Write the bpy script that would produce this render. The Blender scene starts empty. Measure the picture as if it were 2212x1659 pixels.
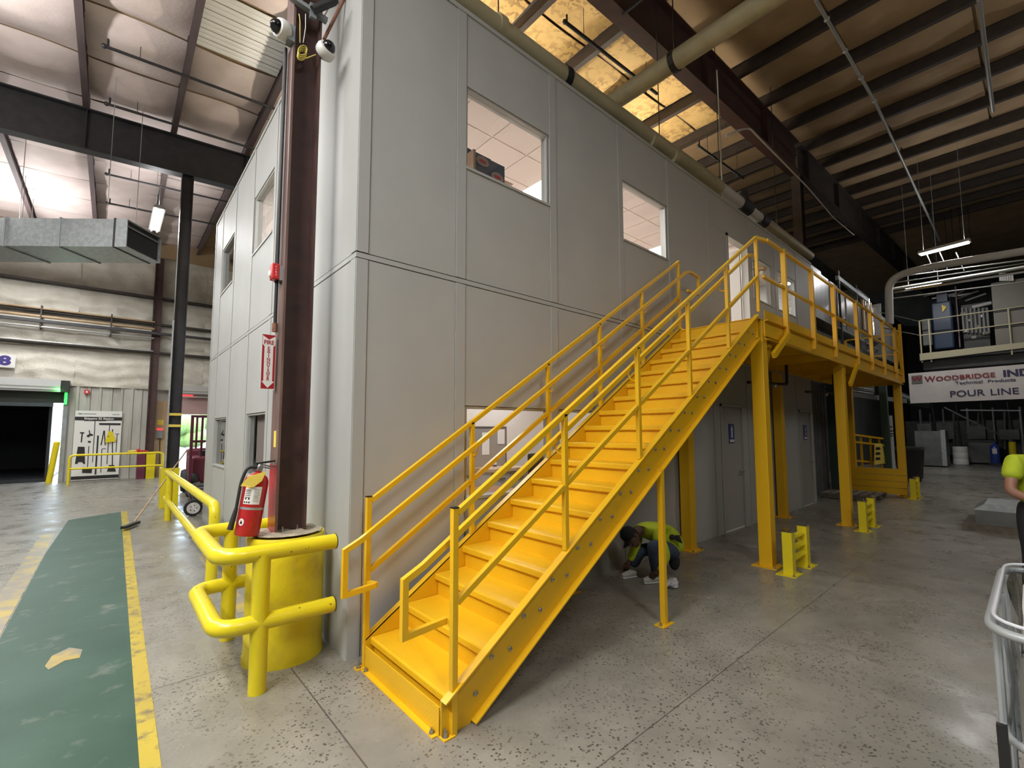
import bpy, bmesh, math, random
from mathutils import Vector, Matrix
R_ = math.radians
rnd = random.Random(7)
scene = bpy.context.scene
COL = scene.collection

# ------------------------------------------------------------------ camera
F, CX, CY, W, H = 989.97, 1130.57, 854.89, 2212, 1659
YAW, PIT, ROL = R_(48.1273), R_(4.41115), R_(-0.22351)
CAM = Vector((-1.4008, -3.5722, 1.72))
_fw = Vector((math.cos(YAW)*math.cos(PIT), math.sin(YAW)*math.cos(PIT), math.sin(PIT)))
_r = Vector((math.sin(YAW), -math.cos(YAW), 0)); _u = _r.cross(_fw)
RT = _r*math.cos(ROL) + _u*math.sin(ROL)
UP = -_r*math.sin(ROL) + _u*math.cos(ROL)
cam = bpy.data.objects.new('camera', bpy.data.cameras.new('camera')); COL.objects.link(cam)
cam.data.sensor_width = 36; cam.data.lens = F*36/W
cam.data.shift_x = (W/2 - CX)/W; cam.data.shift_y = (CY - H/2)/W
cam.data.clip_start = .05; cam.data.clip_end = 300
_b = -_fw
cam.matrix_world = Matrix(((RT.x, UP.x, _b.x, CAM.x), (RT.y, UP.y, _b.y, CAM.y), (RT.z, UP.z, _b.z, CAM.z), (0, 0, 0, 1)))
scene.camera = cam
# pixel -> point on an axis plane / at a depth
def ray(u, v): return _fw + RT*((u-CX)/F) - UP*((v-CY)/F)
def on(ax, val, u, v):
    d = ray(u, v); return CAM + d*((val-CAM[ax])/d[ax])
def UX(x, u, v): return on(0, x, u, v)
def UY(y, u, v): return on(1, y, u, v)
def UZ(z, u, v): return on(2, z, u, v)
def UD(d, u, v): return CAM + ray(u, v)*d

# ------------------------------------------------------------------ world, exposure
w = bpy.data.worlds.new('world'); scene.world = w; w.use_nodes = True
nt = w.node_tree; bg = nt.nodes['Background']
sky = nt.nodes.new('ShaderNodeTexSky'); sky.sky_type = 'NISHITA'; sky.sun_disc = False
sky.sun_elevation = R_(40); sky.sun_rotation = R_(200)
mxw = nt.nodes.new('ShaderNodeMix'); mxw.data_type = 'RGBA'; mxw.inputs['Factor'].default_value = .75; mxw.inputs['B'].default_value = (.9,.95,1,1)
nt.links.new(sky.outputs[0], mxw.inputs['A']); nt.links.new(mxw.outputs['Result'], bg.inputs[0]); bg.inputs[1].default_value = 20.0
vs = scene.view_settings
vs.view_transform = 'Standard'; vs.look = 'None'; vs.gamma = 1.0; vs.use_curve_mapping = False
vs.exposure = -1.2
scene.cycles.use_denoising = True
scene.cycles.max_bounces = 8; scene.cycles.diffuse_bounces = 4; scene.cycles.glossy_bounces = 3
scene.cycles.transparent_max_bounces = 12; scene.cycles.sample_clamp_indirect = 6
scene.cycles.caustics_reflective = False; scene.cycles.caustics_refractive = False

# ------------------------------------------------------------------ mesh builder
class MB:
    def __init__(s): s.v = []; s.f = []
    def add(s, vs_, fs):
        n = len(s.v); s.v += [tuple(p) for p in vs_]; s.f += [tuple(i+n for i in f) for f in fs]; return s
    def box(s, x0, x1, y0, y1, z0, z1):
        return s.add([(x0,y0,z0),(x1,y0,z0),(x1,y1,z0),(x0,y1,z0),(x0,y0,z1),(x1,y0,z1),(x1,y1,z1),(x0,y1,z1)],
                     [(0,3,2,1),(4,5,6,7),(0,1,5,4),(1,2,6,5),(2,3,7,6),(3,0,4,7)])
    def bar(s, p, q, w_, h, up=(0,0,1)):
        p = Vector(p); q = Vector(q); t = (q-p).normalized(); up = Vector(up)
        a = t.cross(up)
        if a.length < 1e-4: a = t.cross(Vector((1,0,0)))
        a.normalize(); b = a.cross(t)
        V = []
        for c in (p, q):
            for i, j in ((-1,-1),(1,-1),(1,1),(-1,1)): V.append(c + a*(i*w_/2) + b*(j*h/2))
        return s.add(V, [(0,3,2,1),(4,5,6,7),(0,1,5,4),(1,2,6,5),(2,3,7,6),(3,0,4,7)])
    def tube(s, pts, r, n=10, closed=False, cap=True):
        pts = [Vector(p) for p in pts]; m = len(pts)
        rs = r if isinstance(r, (list, tuple)) else [r]*m
        T = []
        for i in range(m):
            a = pts[(i-1) % m] if (closed or i > 0) else pts[i]
            b = pts[(i+1) % m] if (closed or i < m-1) else pts[i]
            T.append((b-a).normalized())
        x = T[0].orthogonal().normalized(); V = []
        for i in range(m):
            x = (x - T[i]*x.dot(T[i])); x = x.normalized() if x.length > 1e-6 else T[i].orthogonal().normalized()
            y = T[i].cross(x)
            for k in range(n):
                an = 2*math.pi*k/n; V.append(pts[i] + (x*math.cos(an)+y*math.sin(an))*rs[i])
        Fc = []
        for i in range(m if closed else m-1):
            j = (i+1) % m
            for k in range(n): Fc.append((i*n+k, i*n+(k+1)%n, j*n+(k+1)%n, j*n+k))
        if cap and not closed:
            Fc.append(tuple(range(n-1, -1, -1))); Fc.append(tuple(range((m-1)*n, m*n)))
        return s.add(V, Fc)
    def flatbar(s, pts, y, w_):      # square bar following a path in a plane of constant y, mitred corners
        P = [Vector((p[0], p[2])) for p in pts]; V = []; m = len(P)
        for i in range(m):
            d0 = (P[i]-P[i-1]).normalized() if i else (P[1]-P[0]).normalized()
            d1 = (P[i+1]-P[i]).normalized() if i < m-1 else d0
            n0 = Vector((-d0.y, d0.x)); n1 = Vector((-d1.y, d1.x)); n = (n0+n1).normalized(); k = min(2.5, 1/max(.3, n.dot(n0)))*w_/2
            for a, b in ((-1,-1),(1,-1),(1,1),(-1,1)): V.append((P[i].x+n.x*k*b, y+a*w_/2, P[i].y+n.y*k*b))
        Fc = [(0,1,2,3),(4*m-1,4*m-2,4*m-3,4*m-4)]
        for i in range(m-1):
            for q in range(4): Fc.append((4*i+q, 4*i+4+q, 4*i+4+(q+1)%4, 4*i+(q+1)%4))
        return s.add(V, Fc)
    def prism(s, poly, c0, c1, fn):
        n = len(poly); V = [fn(a, b, c0) for a, b in poly] + [fn(a, b, c1) for a, b in poly]
        return s.add(V, [tuple(range(n-1,-1,-1)), tuple(range(n, 2*n))] + [(i,(i+1)%n,n+(i+1)%n,n+i) for i in range(n)])
    def lathe(s, prof, n=20, o=(0,0,0), M=None):
        V = []; o = Vector(o); M = M or Matrix.Identity(3)
        for r, z in prof:
            for k in range(n):
                a = 2*math.pi*k/n; V.append(o + M @ Vector((r*math.cos(a), r*math.sin(a), z)))
        Fc = [(i*n+k, i*n+(k+1)%n, (i+1)*n+(k+1)%n, (i+1)*n+k) for i in range(len(prof)-1) for k in range(n)]
        Fc += [tuple(range(n-1,-1,-1)), tuple(range((len(prof)-1)*n, len(prof)*n))]
        return s.add(V, Fc)
    def ball(s, c, r, nu=14, nv=9, M=None):
        c = Vector(c); r = r if isinstance(r, (tuple, list)) else (r, r, r); M = M or Matrix.Identity(3)
        V = [c + M @ Vector((0,0,-r[2]))]
        for j in range(1, nv):
            t = -math.pi/2 + math.pi*j/nv
            for i in range(nu):
                a = 2*math.pi*i/nu
                V.append(c + M @ Vector((r[0]*math.cos(t)*math.cos(a), r[1]*math.cos(t)*math.sin(a), r[2]*math.sin(t))))
        V.append(c + M @ Vector((0,0,r[2]))); top = len(V)-1
        Fc = [(0, 1+(i+1)%nu, 1+i) for i in range(nu)]
        for j in range(nv-2):
            for i in range(nu):
                a = 1+j*nu; b = a+nu; Fc.append((a+i, a+(i+1)%nu, b+(i+1)%nu, b+i))
        a = 1+(nv-2)*nu
        Fc += [(a+i, a+(i+1)%nu, top) for i in range(nu)]
        return s.add(V, Fc)
    def grid(s, nu, nv, fn, flip=False):
        V = [fn(i/nu, j/nv) for j in range(nv+1) for i in range(nu+1)]
        Fc = []
        for j in range(nv):
            for i in range(nu):
                a = j*(nu+1)+i; q = (a, a+1, a+nu+2, a+nu+1); Fc.append(q[::-1] if flip else q)
        return s.add(V, Fc)
    def mesh(s, name, mat, smooth=False):
        me = bpy.data.meshes.new(name); me.from_pydata([tuple(p) for p in s.v], [], s.f); me.update()
        if mat: me.materials.append(MT(mat) if isinstance(mat, str) else mat)
        if smooth:
            me.polygons.foreach_set('use_smooth', [True]*len(me.polygons)); me.set_sharp_from_angle(angle=R_(42))
        return me
    def build(s, name, mat, parent=None, smooth=False, bevel=0, local=False):
        return place(name, s.mesh(name, mat, smooth), parent, bevel, local)
def place(name, me, parent=None, bevel=0, local=False, M=None):
    o = bpy.data.objects.new(name, me); COL.objects.link(o)
    if parent:
        o.parent = parent
        if not local and parent.get('_t'):
            o.matrix_parent_inverse = Matrix.Translation(-Vector(parent.location))
    if M is not None: o.matrix_basis = M
    if bevel:
        b = o.modifiers.new('bevel', 'BEVEL'); b.width = bevel; b.segments = 2; b.limit_method = 'ANGLE'; b.angle_limit = R_(50)
    return o
def tag(o, label=None, cat=None, group=None, kind=None):
    for k, v in (('label', label), ('category', cat), ('group', group), ('kind', kind)):
        if v: o[k] = v
    return o
EMPTIES = []
def thing(name, label, cat, loc=(0,0,0), group=None, kind=None, rotz=0):
    o = bpy.data.objects.new(name, None); COL.objects.link(o); o.location = loc; o.empty_display_size = .1
    o.rotation_euler = (0,0,rotz); o['_t'] = 1; EMPTIES.append(o)
    return tag(o, label, cat, group, kind)
def struct(name, label=None, loc=(0,0,0)):
    o = bpy.data.objects.new(name, None); COL.objects.link(o); o.location = loc; o['kind'] = 'structure'; o['_t'] = 1; EMPTIES.append(o)
    if label: o['label'] = label
    return o
def sub(name, parent):            # a part made of several sub-parts
    o = bpy.data.objects.new(name, None); COL.objects.link(o); o.parent = parent
    o.matrix_parent_inverse = Matrix.Translation(-Vector(parent.location)); return o
def copy_tree(o, parent=None):
    c = o.copy(); COL.objects.link(c); c.parent = parent
    if c.get('_t'): EMPTIES.append(c)
    for ch in list(o.children): copy_tree(ch, c)
    return c
def B(*a): return MB().box(*a)
def BAR(*a, **k): return MB().bar(*a, **k)
def TUBE(*a, **k): return MB().tube(*a, **k)
def arc(c, r, a0, a1, n, fa, fb):   # points of an arc in the plane of unit vectors fa, fb
    c = Vector(c); fa = Vector(fa); fb = Vector(fb)
    return [c + fa*(r*math.cos(R_(a0+(a1-a0)*i/n))) + fb*(r*math.sin(R_(a0+(a1-a0)*i/n))) for i in range(n+1)]
def rounded(pts, r, n=6, closed=False):   # polyline with rounded corners
    P = [Vector(p) for p in pts]; out = []; m = len(P)
    for i in range(m):
        if not closed and i in (0, m-1): out.append(P[i]); continue
        a, b, c = P[(i-1) % m], P[i], P[(i+1) % m]
        d = min(r, (a-b).length*.49, (c-b).length*.49)
        s, e = b+(a-b).normalized()*d, b+(c-b).normalized()*d
        for k in range(n+1):
            t = k/n; out.append(s*(1-t)**2 + b*(2*t*(1-t)) + e*t*t)
    return out
def text(name, body, loc, axes, size, mat, parent, align='CENTER', ext=.002, off=0., sx=1.):
    cu = bpy.data.curves.new(name, 'FONT'); cu.body = body; cu.size = size; cu.align_x = align; cu.align_y = 'CENTER'
    cu.extrude = ext; cu.offset = off; cu.resolution_u = 3; cu.materials.append(MT(mat))
    o = bpy.data.objects.new(name, cu); COL.objects.link(o); bpy.context.view_layer.update()
    me = bpy.data.meshes.new_from_object(o.evaluated_get(bpy.context.evaluated_depsgraph_get())); bpy.data.objects.remove(o)
    me.name = name; o = bpy.data.objects.new(name, me); COL.objects.link(o)
    X, Y = Vector(axes[0]).normalized(), Vector(axes[1]).normalized(); Z = X.cross(Y); l = Vector(loc)
    if parent:
        o.parent = parent
        if parent.get('_t'): o.matrix_parent_inverse = Matrix.Translation(-Vector(parent.location))
    o.matrix_basis = Matrix(((X.x*sx,Y.x,Z.x,l.x),(X.y*sx,Y.y,Z.y,l.y),(X.z*sx,Y.z,Z.z,l.z),(0,0,0,1)))
    return o

# ------------------------------------------------------------------ materials (all procedural)
_mats = {}
def MT(n): return _mats[n]
def newmat(name):
    m = bpy.data.materials.new(name); m.use_nodes = True; _mats[name] = m
    t = m.node_tree; return m, t, t.nodes['Principled BSDF']
def N(t, typ, **kw):
    n = t.nodes.new(typ)
    for k, v in kw.items():
        if k in n.inputs: n.inputs[k].default_value = v
        else: setattr(n, k, v)
    return n
def mathn(t, op, a, b=None, c=None):
    n = t.nodes.new('ShaderNodeMath'); n.operation = op
    for i, x in enumerate((a, b, c)):
        if x is None: continue
        if isinstance(x, (int, float)): n.inputs[i].default_value = x
        else: t.links.new(x, n.inputs[i])
    return n.outputs[0]
def mixc(t, fac, a, b):
    n = t.nodes.new('ShaderNodeMix'); n.data_type = 'RGBA'
    for s, x in ((n.inputs['Factor'], fac), (n.inputs['A'], a), (n.inputs['B'], b)):
        if isinstance(x, (int, float)): s.default_value = x
        elif isinstance(x, (tuple, list)): s.default_value = (*x[:3], 1)
        else: t.links.new(x, s)
    return n.outputs['Result']
def noise(t, scale, detail=4, rough=.55, vec=None, stretch=None):
    tc = t.nodes.new('ShaderNodeTexCoord'); v = vec or tc.outputs['Object']
    if stretch:
        mp = t.nodes.new('ShaderNodeMapping'); mp.inputs['Scale'].default_value = stretch; t.links.new(v, mp.inputs[0]); v = mp.outputs[0]
    n = N(t, 'ShaderNodeTexNoise', Scale=scale, Detail=detail, Roughness=rough); t.links.new(v, n.inputs['Vector']); return n.outputs['Fac']
def ramp(t, x, lo, hi):
    n = t.nodes.new('ShaderNodeMapRange'); n.inputs['From Min'].default_value = lo; n.inputs['From Max'].default_value = hi; n.clamp = True
    t.links.new(x, n.inputs['Value']); return n.outputs[0]
def mat(name, col, rough=.5, metal=0., col2=None, ns=3., lo=.35, hi=.65, stretch=None, bs=0, bd=.002, bst=.5, spec=.5, emit=None, es=0, rough2=None, bstretch=None, detail=4):
    m, t, p = newmat(name)
    p.inputs['Base Color'].default_value = (*col, 1); p.inputs['Roughness'].default_value = rough; p.inputs['Metallic'].default_value = metal
    p.inputs['Specular IOR Level'].default_value = spec
    if col2:
        f = ramp(t, noise(t, ns, detail, stretch=stretch), lo, hi)
        t.links.new(mixc(t, f, col, col2), p.inputs['Base Color'])
        if rough2 is not None:
            t.links.new(mathn(t, 'ADD', mathn(t, 'MULTIPLY', f, rough2-rough), rough), p.inputs['Roughness'])
    if bs:
        b = N(t, 'ShaderNodeBump', Strength=bst, Distance=bd); t.links.new(noise(t, bs, 5, stretch=bstretch), b.inputs['Height']); t.links.new(b.outputs[0], p.inputs['Normal'])
    if emit: p.inputs['Emission Color'].default_value = (*emit, 1); p.inputs['Emission Strength'].default_value = es
    return m
mat('office_panel', (.40,.405,.385), .55, col2=(.43,.435,.415), ns=1.5, bs=160, bd=.0006, bst=.35)
mat('office_batten', (.41,.415,.395), .5)
mat('blind', (.52,.42,.39), .7)
mat('joint_dark', (.05,.05,.048), .7)
mat('office_cap', (.34,.33,.29), .6)
mat('interior_white', (.80,.73,.68), .7)
mat('ceiling_tile', (.80,.70,.65), .8, col2=(.70,.61,.56), ns=90, lo=.42, hi=.62)
mat('tile_grid', (.80,.73,.68), .5)
mat('office_lamp', (.9,.9,.9), .4, emit=(1,.97,.94), es=16)
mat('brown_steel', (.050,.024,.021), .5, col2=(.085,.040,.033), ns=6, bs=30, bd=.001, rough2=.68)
mat('brown_steel_lit', (.17,.105,.085), .55, col2=(.115,.065,.055), ns=9, lo=.3, hi=.7, stretch=(1,1,.25))  # lit copy of the brown steel, side light put into the colour
mat('black_steel', (.016,.016,.019), .5, col2=(.028,.026,.028), ns=5)
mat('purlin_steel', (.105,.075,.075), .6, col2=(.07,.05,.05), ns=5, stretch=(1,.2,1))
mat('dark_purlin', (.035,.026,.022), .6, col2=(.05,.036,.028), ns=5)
mat('insulation_facing', (.42,.29,.165), .75, col2=(.30,.20,.11), ns=1.3, lo=.3, hi=.75, bs=26, bd=.012, bst=.45)
mat('insulation_pink', (.72,.60,.565), .7, col2=(.54,.44,.40), ns=1.1, lo=.3, hi=.75, bs=18, bd=.012, bst=.4)
mat('blanket', (.70,.67,.58), .5, col2=(.56,.52,.43), ns=1.6, lo=.35, hi=.7, bs=7, bd=.05, bst=.6)
mat('corrugated', (.47,.46,.41), .5, col2=(.37,.36,.32), ns=2, lo=.4, hi=.7, stretch=(1,1,.3))
mat('dark_wall', (.05,.055,.05), .7, col2=(.03,.033,.03), ns=1.)
mat('galvanized', (.50,.53,.53), .38, .55, col2=(.40,.43,.44), ns=14, lo=.4, hi=.6)
mat('galv_dull', (.30,.32,.33), .5, .2, col2=(.24,.26,.27), ns=5)
mat('silver_panel', (.46,.46,.46), .3, .7, col2=(.34,.33,.32), ns=3, lo=.4, hi=.7, stretch=(1,1,.35), bs=3, bd=.02, bst=.3)
mat('stair_yellow', (.80,.465,.012), .33, bs=120, bd=.0004, bst=.25)
mat('safety_yellow', (.78,.64,.018), .3)
mat('post_yellow', (.80,.455,.010), .38)
mat('black', (.012,.012,.012), .5)
mat('black_gloss', (.008,.008,.009), .12)
mat('white', (.78,.77,.74), .45)
mat('white_gloss', (.80,.79,.75), .22)
mat('cam_white', (.76,.74,.68), .3)
mat('grey_box', (.25,.28,.29), .5, .3)
mat('sign_red', (.36,.015,.022), .4)
mat('ext_red', (.42,.018,.022), .25)
mat('alarm_red', (.55,.03,.03), .35)
mat('rust', (.23,.10,.055), .7, col2=(.15,.06,.04), ns=25)
mat('bolt_steel', (.42,.42,.42), .32, .9)
mat('chrome', (.70,.70,.70), .12, 1.)
mat('tag_yellow', (.80,.62,.10), .6)
mat('wire_yellow', (.70,.58,.10), .5)
mat('rubber', (.018,.018,.018), .7)
mat('green_lamp', (.05,.8,.15), .4, emit=(.05,1,.12), es=4)
mat('red_lamp', (.9,.05,.05), .4, emit=(1,.05,.06), es=3)
mat('tube_lamp', (.95,.95,.95), .4, emit=(1,.98,.96), es=14)
mat('tan_pipe', (.47,.42,.26), .5, col2=(.38,.33,.20), ns=4, stretch=(.4,1,1))
mat('white_pipe', (.66,.66,.64), .4)
mat('conduit', (.45,.45,.44), .4, .5)
mat('plywood', (.52,.37,.22), .65, col2=(.42,.29,.16), ns=8, stretch=(1,1,.08))
mat('wood', (.46,.33,.19), .6, col2=(.36,.25,.14), ns=10, stretch=(.3,1,1))
mat('pallet_wood', (.17,.14,.10), .8, col2=(.10,.08,.06), ns=10)
mat('sign_blue_ink', (.045,.03,.20), .5)
mat('restroom_blue', (.03,.06,.24), .4)
mat('banner_white', (.58,.54,.52), .6, col2=(.52,.48,.46), ns=2)
mat('banner_red', (.22,.03,.04), .6)
mat('banner_ink', (.035,.03,.075), .6)
mat('machine_dark', (.035,.037,.036), .5, col2=(.06,.062,.06), ns=3)
mat('machine_green', (.030,.055,.045), .5)
mat('machine_grey', (.15,.155,.145), .5, col2=(.11,.11,.105), ns=3)
mat('panel_tan', (.16,.15,.125), .55, col2=(.13,.12,.10), ns=1)
mat('beam_cream', (.36,.33,.22), .55)
mat('tank_blue', (.012,.03,.07), .4)
mat('jug_blue', (.05,.09,.42), .2)
mat('dusty_purple', (.17,.12,.15), .6)
mat('forklift_red', (.16,.025,.045), .45)
mat('pink_wall', (.45,.30,.28), .7)
mat('hivis', (.50,.62,.02), .75, col2=(.42,.52,.02), ns=9, bs=14, bd=.01, bst=.5)
mat('denim', (.045,.065,.11), .85, col2=(.03,.045,.08), ns=14, bs=18, bd=.008)
mat('dark_cloth', (.015,.015,.017), .85)
mat('skin_dark', (.12,.06,.04), .55)
mat('skin_tan', (.34,.17,.11), .55)
mat('hair_black', (.010,.009,.008), .7)
mat('shoe_light', (.52,.50,.46), .55)
mat('cart_tube', (.36,.38,.38), .4, .2)
mat('cart_body', (.26,.28,.27), .45)
mat('foam_white', (.80,.78,.75), .8, bs=8, bd=.01)
mat('box_dark', (.045,.055,.085), .6)
mat('box_cardboard', (.42,.28,.20), .7)
mat('box_label', (.30,.22,.18), .7)
mat('board_grey', (.30,.27,.25), .7)
mat('paper', (.80,.75,.72), .8)
mat('desk_brown', (.30,.15,.09), .45)
mat('counter', (.62,.47,.33), .5)
mat('cabinet_white', (.66,.60,.56), .5)
mat('cabinet_dark', (.10,.08,.075), .5)
mat('maroon', (.13,.02,.05), .5)
mat('sand_fill', (.42,.36,.26), .9, col2=(.30,.26,.19), ns=30, bs=40, bd=.01)
mat('asphalt', (.22,.22,.21), .9, col2=(.18,.18,.17), ns=6)
mat('leaf', (.08,.16,.04), .8, col2=(.14,.22,.06), ns=6)
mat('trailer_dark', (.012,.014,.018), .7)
mat('door_panel', (.36,.35,.325), .5)
mat('shutter_silver', (.52,.52,.50), .35, .4)
mat('plastic_wrap', (.62,.63,.66), .18)
# corner-mottled facing (adhesive squiggles under the roof near the girder)
m, t, p = newmat('insulation_mottled')
tc = t.nodes.new('ShaderNodeTexCoord')
v1 = ramp(t, noise(t, 9, 2, .5), .50, .56); v2 = ramp(t, noise(t, 1.1, 2), .35, .6)
c = mixc(t, ramp(t, noise(t, 1.2), .3, .7), (.62,.42,.17), (.50,.32,.11))
t.links.new(mixc(t, mathn(t, 'MULTIPLY', mathn(t, 'MULTIPLY', v1, v2), .8), c, (.22,.125,.05)), p.inputs['Base Color']); p.inputs['Roughness'].default_value = .75
# chipped safety-yellow pipe paint
m, t, p = newmat('chipped_yellow')
ch = ramp(t, noise(t, 24, 3, .6), .70, .72); dirt = ramp(t, noise(t, 5, 4), .45, .75)
c = mixc(t, mathn(t, 'MULTIPLY', dirt, .25), (.76,.62,.014), (.50,.40,.04))
t.links.new(mixc(t, ch, c, (.06,.05,.035)), p.inputs['Base Color']); p.inputs['Roughness'].default_value = .28
b = N(t, 'ShaderNodeBump', Strength=.4, Distance=.004); t.links.new(noise(t, 18, 3), b.inputs['Height']); t.links.new(b.outputs[0], p.inputs['Normal'])
m, t, p = newmat('drum_yellow')
dirt = ramp(t, noise(t, 7, 5), .5, .78)
t.links.new(mixc(t, mathn(t, 'MULTIPLY', dirt, .5), (.74,.60,.014), (.42,.33,.05)), p.inputs['Base Color']); p.inputs['Roughness'].default_value = .45
b = N(t, 'ShaderNodeBump', Strength=.6, Distance=.012); t.links.new(noise(t, 11, 4), b.inputs['Height']); t.links.new(b.outputs[0], p.inputs['Normal'])
# diamond plate
m, t, p = newmat('diamond_plate')
tc = t.nodes.new('ShaderNodeTexCoord'); sp = t.nodes.new('ShaderNodeSeparateXYZ'); t.links.new(tc.outputs['Object'], sp.inputs[0])
xx = mathn(t, 'ADD', sp.outputs['X'], mathn(t, 'MULTIPLY', sp.outputs['Z'], 1.0)); yy = sp.outputs['Y']; k = 2*math.pi/.034
a1 = mathn(t, 'SINE', mathn(t, 'MULTIPLY', mathn(t, 'ADD', xx, yy), k*.5)); a2 = mathn(t, 'SINE', mathn(t, 'MULTIPLY', mathn(t, 'SUBTRACT', xx, yy), k))
pat = ramp(t, mathn(t, 'MULTIPLY', a1, a2), .25, .75)
p.inputs['Base Color'].default_value = (.80,.46,.012,1); p.inputs['Roughness'].default_value = .36
b = N(t, 'ShaderNodeBump', Strength=.35, Distance=.002); t.links.new(pat, b.inputs['Height']); t.links.new(b.outputs[0], p.inputs['Normal'])
# window glass: clear with a grazing reflection
def glass(name, tint, refl):
    m, t, p = newmat(name); t.nodes.remove(p)
    out = t.nodes['Material Output']; tr = N(t, 'ShaderNodeBsdfTransparent'); tr.inputs[0].default_value = (*tint, 1)
    gl = N(t, 'ShaderNodeBsdfGlossy'); gl.inputs['Roughness'].default_value = .01
    ge = N(t, 'ShaderNodeNewGeometry'); dt = N(t, 'ShaderNodeVectorMath', operation='DOT_PRODUCT'); mx = N(t, 'ShaderNodeMixShader')
    t.links.new(ge.outputs['Normal'], dt.inputs[0]); t.links.new(ge.outputs['Incoming'], dt.inputs[1])
    sch = mathn(t, 'ADD', .04, mathn(t, 'MULTIPLY', .96, mathn(t, 'POWER', mathn(t, 'SUBTRACT', 1, mathn(t, 'ABSOLUTE', dt.outputs['Value'])), 5)))
    t.links.new(mathn(t, 'MULTIPLY', sch, refl), mx.inputs[0]); t.links.new(tr.outputs[0], mx.inputs[1]); t.links.new(gl.outputs[0], mx.inputs[2]); t.links.new(mx.outputs[0], out.inputs[0])
glass('glass', (.96,.97,.97), 1.0); glass('clear_film', (.80,.82,.84), 1.0)
# concrete floor
m, t, p = newmat('floor_concrete')
tc = t.nodes.new('ShaderNodeTexCoord'); sp = t.nodes.new('ShaderNodeSeparateXYZ'); t.links.new(tc.outputs['Object'], sp.inputs[0])
big = ramp(t, noise(t, .55, 5), .32, .70); mid = ramp(t, noise(t, 3.2, 5), .35, .7)
c = mixc(t, big, (.215,.205,.17), (.305,.285,.235)); c = mixc(t, mathn(t, 'MULTIPLY', mid, .6), c, (.155,.145,.12))
vo = N(t, 'ShaderNodeTexVoronoi', Scale=42.0); vo.feature = 'F1'; t.links.new(tc.outputs['Object'], vo.inputs['Vector'])
pit = mathn(t, 'MULTIPLY', mathn(t, 'LESS_THAN', vo.outputs['Distance'], .33), mathn(t, 'MULTIPLY', ramp(t, noise(t, 1.3, 3), .36, .52), ramp(t, noise(t, 22, 2), .44, .52)))
c = mixc(t, mathn(t, 'MULTIPLY', pit, .85), c, (.06,.052,.042))
vp = N(t, 'ShaderNodeTexVoronoi', Scale=34.0); vp.feature = 'F1'; t.links.new(tc.outputs['Object'], vp.inputs['Vector'])
agg = mathn(t, 'MULTIPLY', mathn(t, 'LESS_THAN', vp.outputs['Distance'], .2), ramp(t, noise(t, 2.3, 3), .5, .62))
c = mixc(t, mathn(t, 'MULTIPLY', agg, .45), c, (.42,.39,.33))
def line(coord, at, wd, cond=None):
    l = mathn(t, 'LESS_THAN', mathn(t, 'ABSOLUTE', mathn(t, 'SUBTRACT', coord, at)), wd)
    return mathn(t, 'MULTIPLY', l, cond) if cond else l
ylt = mathn(t, 'LESS_THAN', sp.outputs['Y'], .5); xlt = mathn(t, 'LESS_THAN', sp.outputs['X'], -.34)
ln = mathn(t, 'ADD', line(sp.outputs['X'], -.34, .005, ylt), mathn(t, 'ADD', line(sp.outputs['Y'], -1.97, .004), line(sp.outputs['Y'], .49, .006, xlt)))
c = mixc(t, mathn(t, 'MULTIPLY', mathn(t, 'MINIMUM', ln, 1), .75), c, (.05,.045,.04))
st = ramp(t, noise(t, 1.1, 3, stretch=(3.5,.9,1)), .63, .74)
c = mixc(t, mathn(t, 'MULTIPLY', st, .5), c, (.10,.09,.075))
t.links.new(c, p.inputs['Base Color'])
t.links.new(mathn(t, 'ADD', .19, mathn(t, 'MULTIPLY', ramp(t, noise(t, 2.0, 4), .3, .7), .26)), p.inputs['Roughness'])
b = N(t, 'ShaderNodeBump', Strength=.35, Distance=.004); t.links.new(mathn(t, 'SUBTRACT', noise(t, 30, 4), mathn(t, 'MULTIPLY', pit, .8)), b.inputs['Height']); t.links.new(b.outputs[0], p.inputs['Normal'])
# worn floor paints
def paint(name, col, col2, bare, lo, hi, ns=2.2, rough=.35):
    m, t, p = newmat(name)
    c = mixc(t, ramp(t, noise(t, 1.4, 5), .35, .68), col, col2)
    t.links.new(mixc(t, ramp(t, noise(t, ns, 7, .65), lo, hi), c, bare), p.inputs['Base Color']); p.inputs['Roughness'].default_value = rough
    b = N(t, 'ShaderNodeBump', Strength=.3, Distance=.003); t.links.new(noise(t, 14, 4, stretch=(.4,1,1)), b.inputs['Height']); t.links.new(b.outputs[0], p.inputs['Normal'])
paint('paint_green', (.010,.050,.027), (.026,.075,.048), (.15,.17,.14), .58, .72, 3.2, .5)
paint('paint_yellow', (.52,.40,.03), (.40,.30,.035), (.15,.12,.07), .50, .66, 9.)
paint('paint_yellow_worn', (.46,.34,.05), (.36,.27,.07), (.24,.215,.17), .40, .56, 4.)
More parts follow.
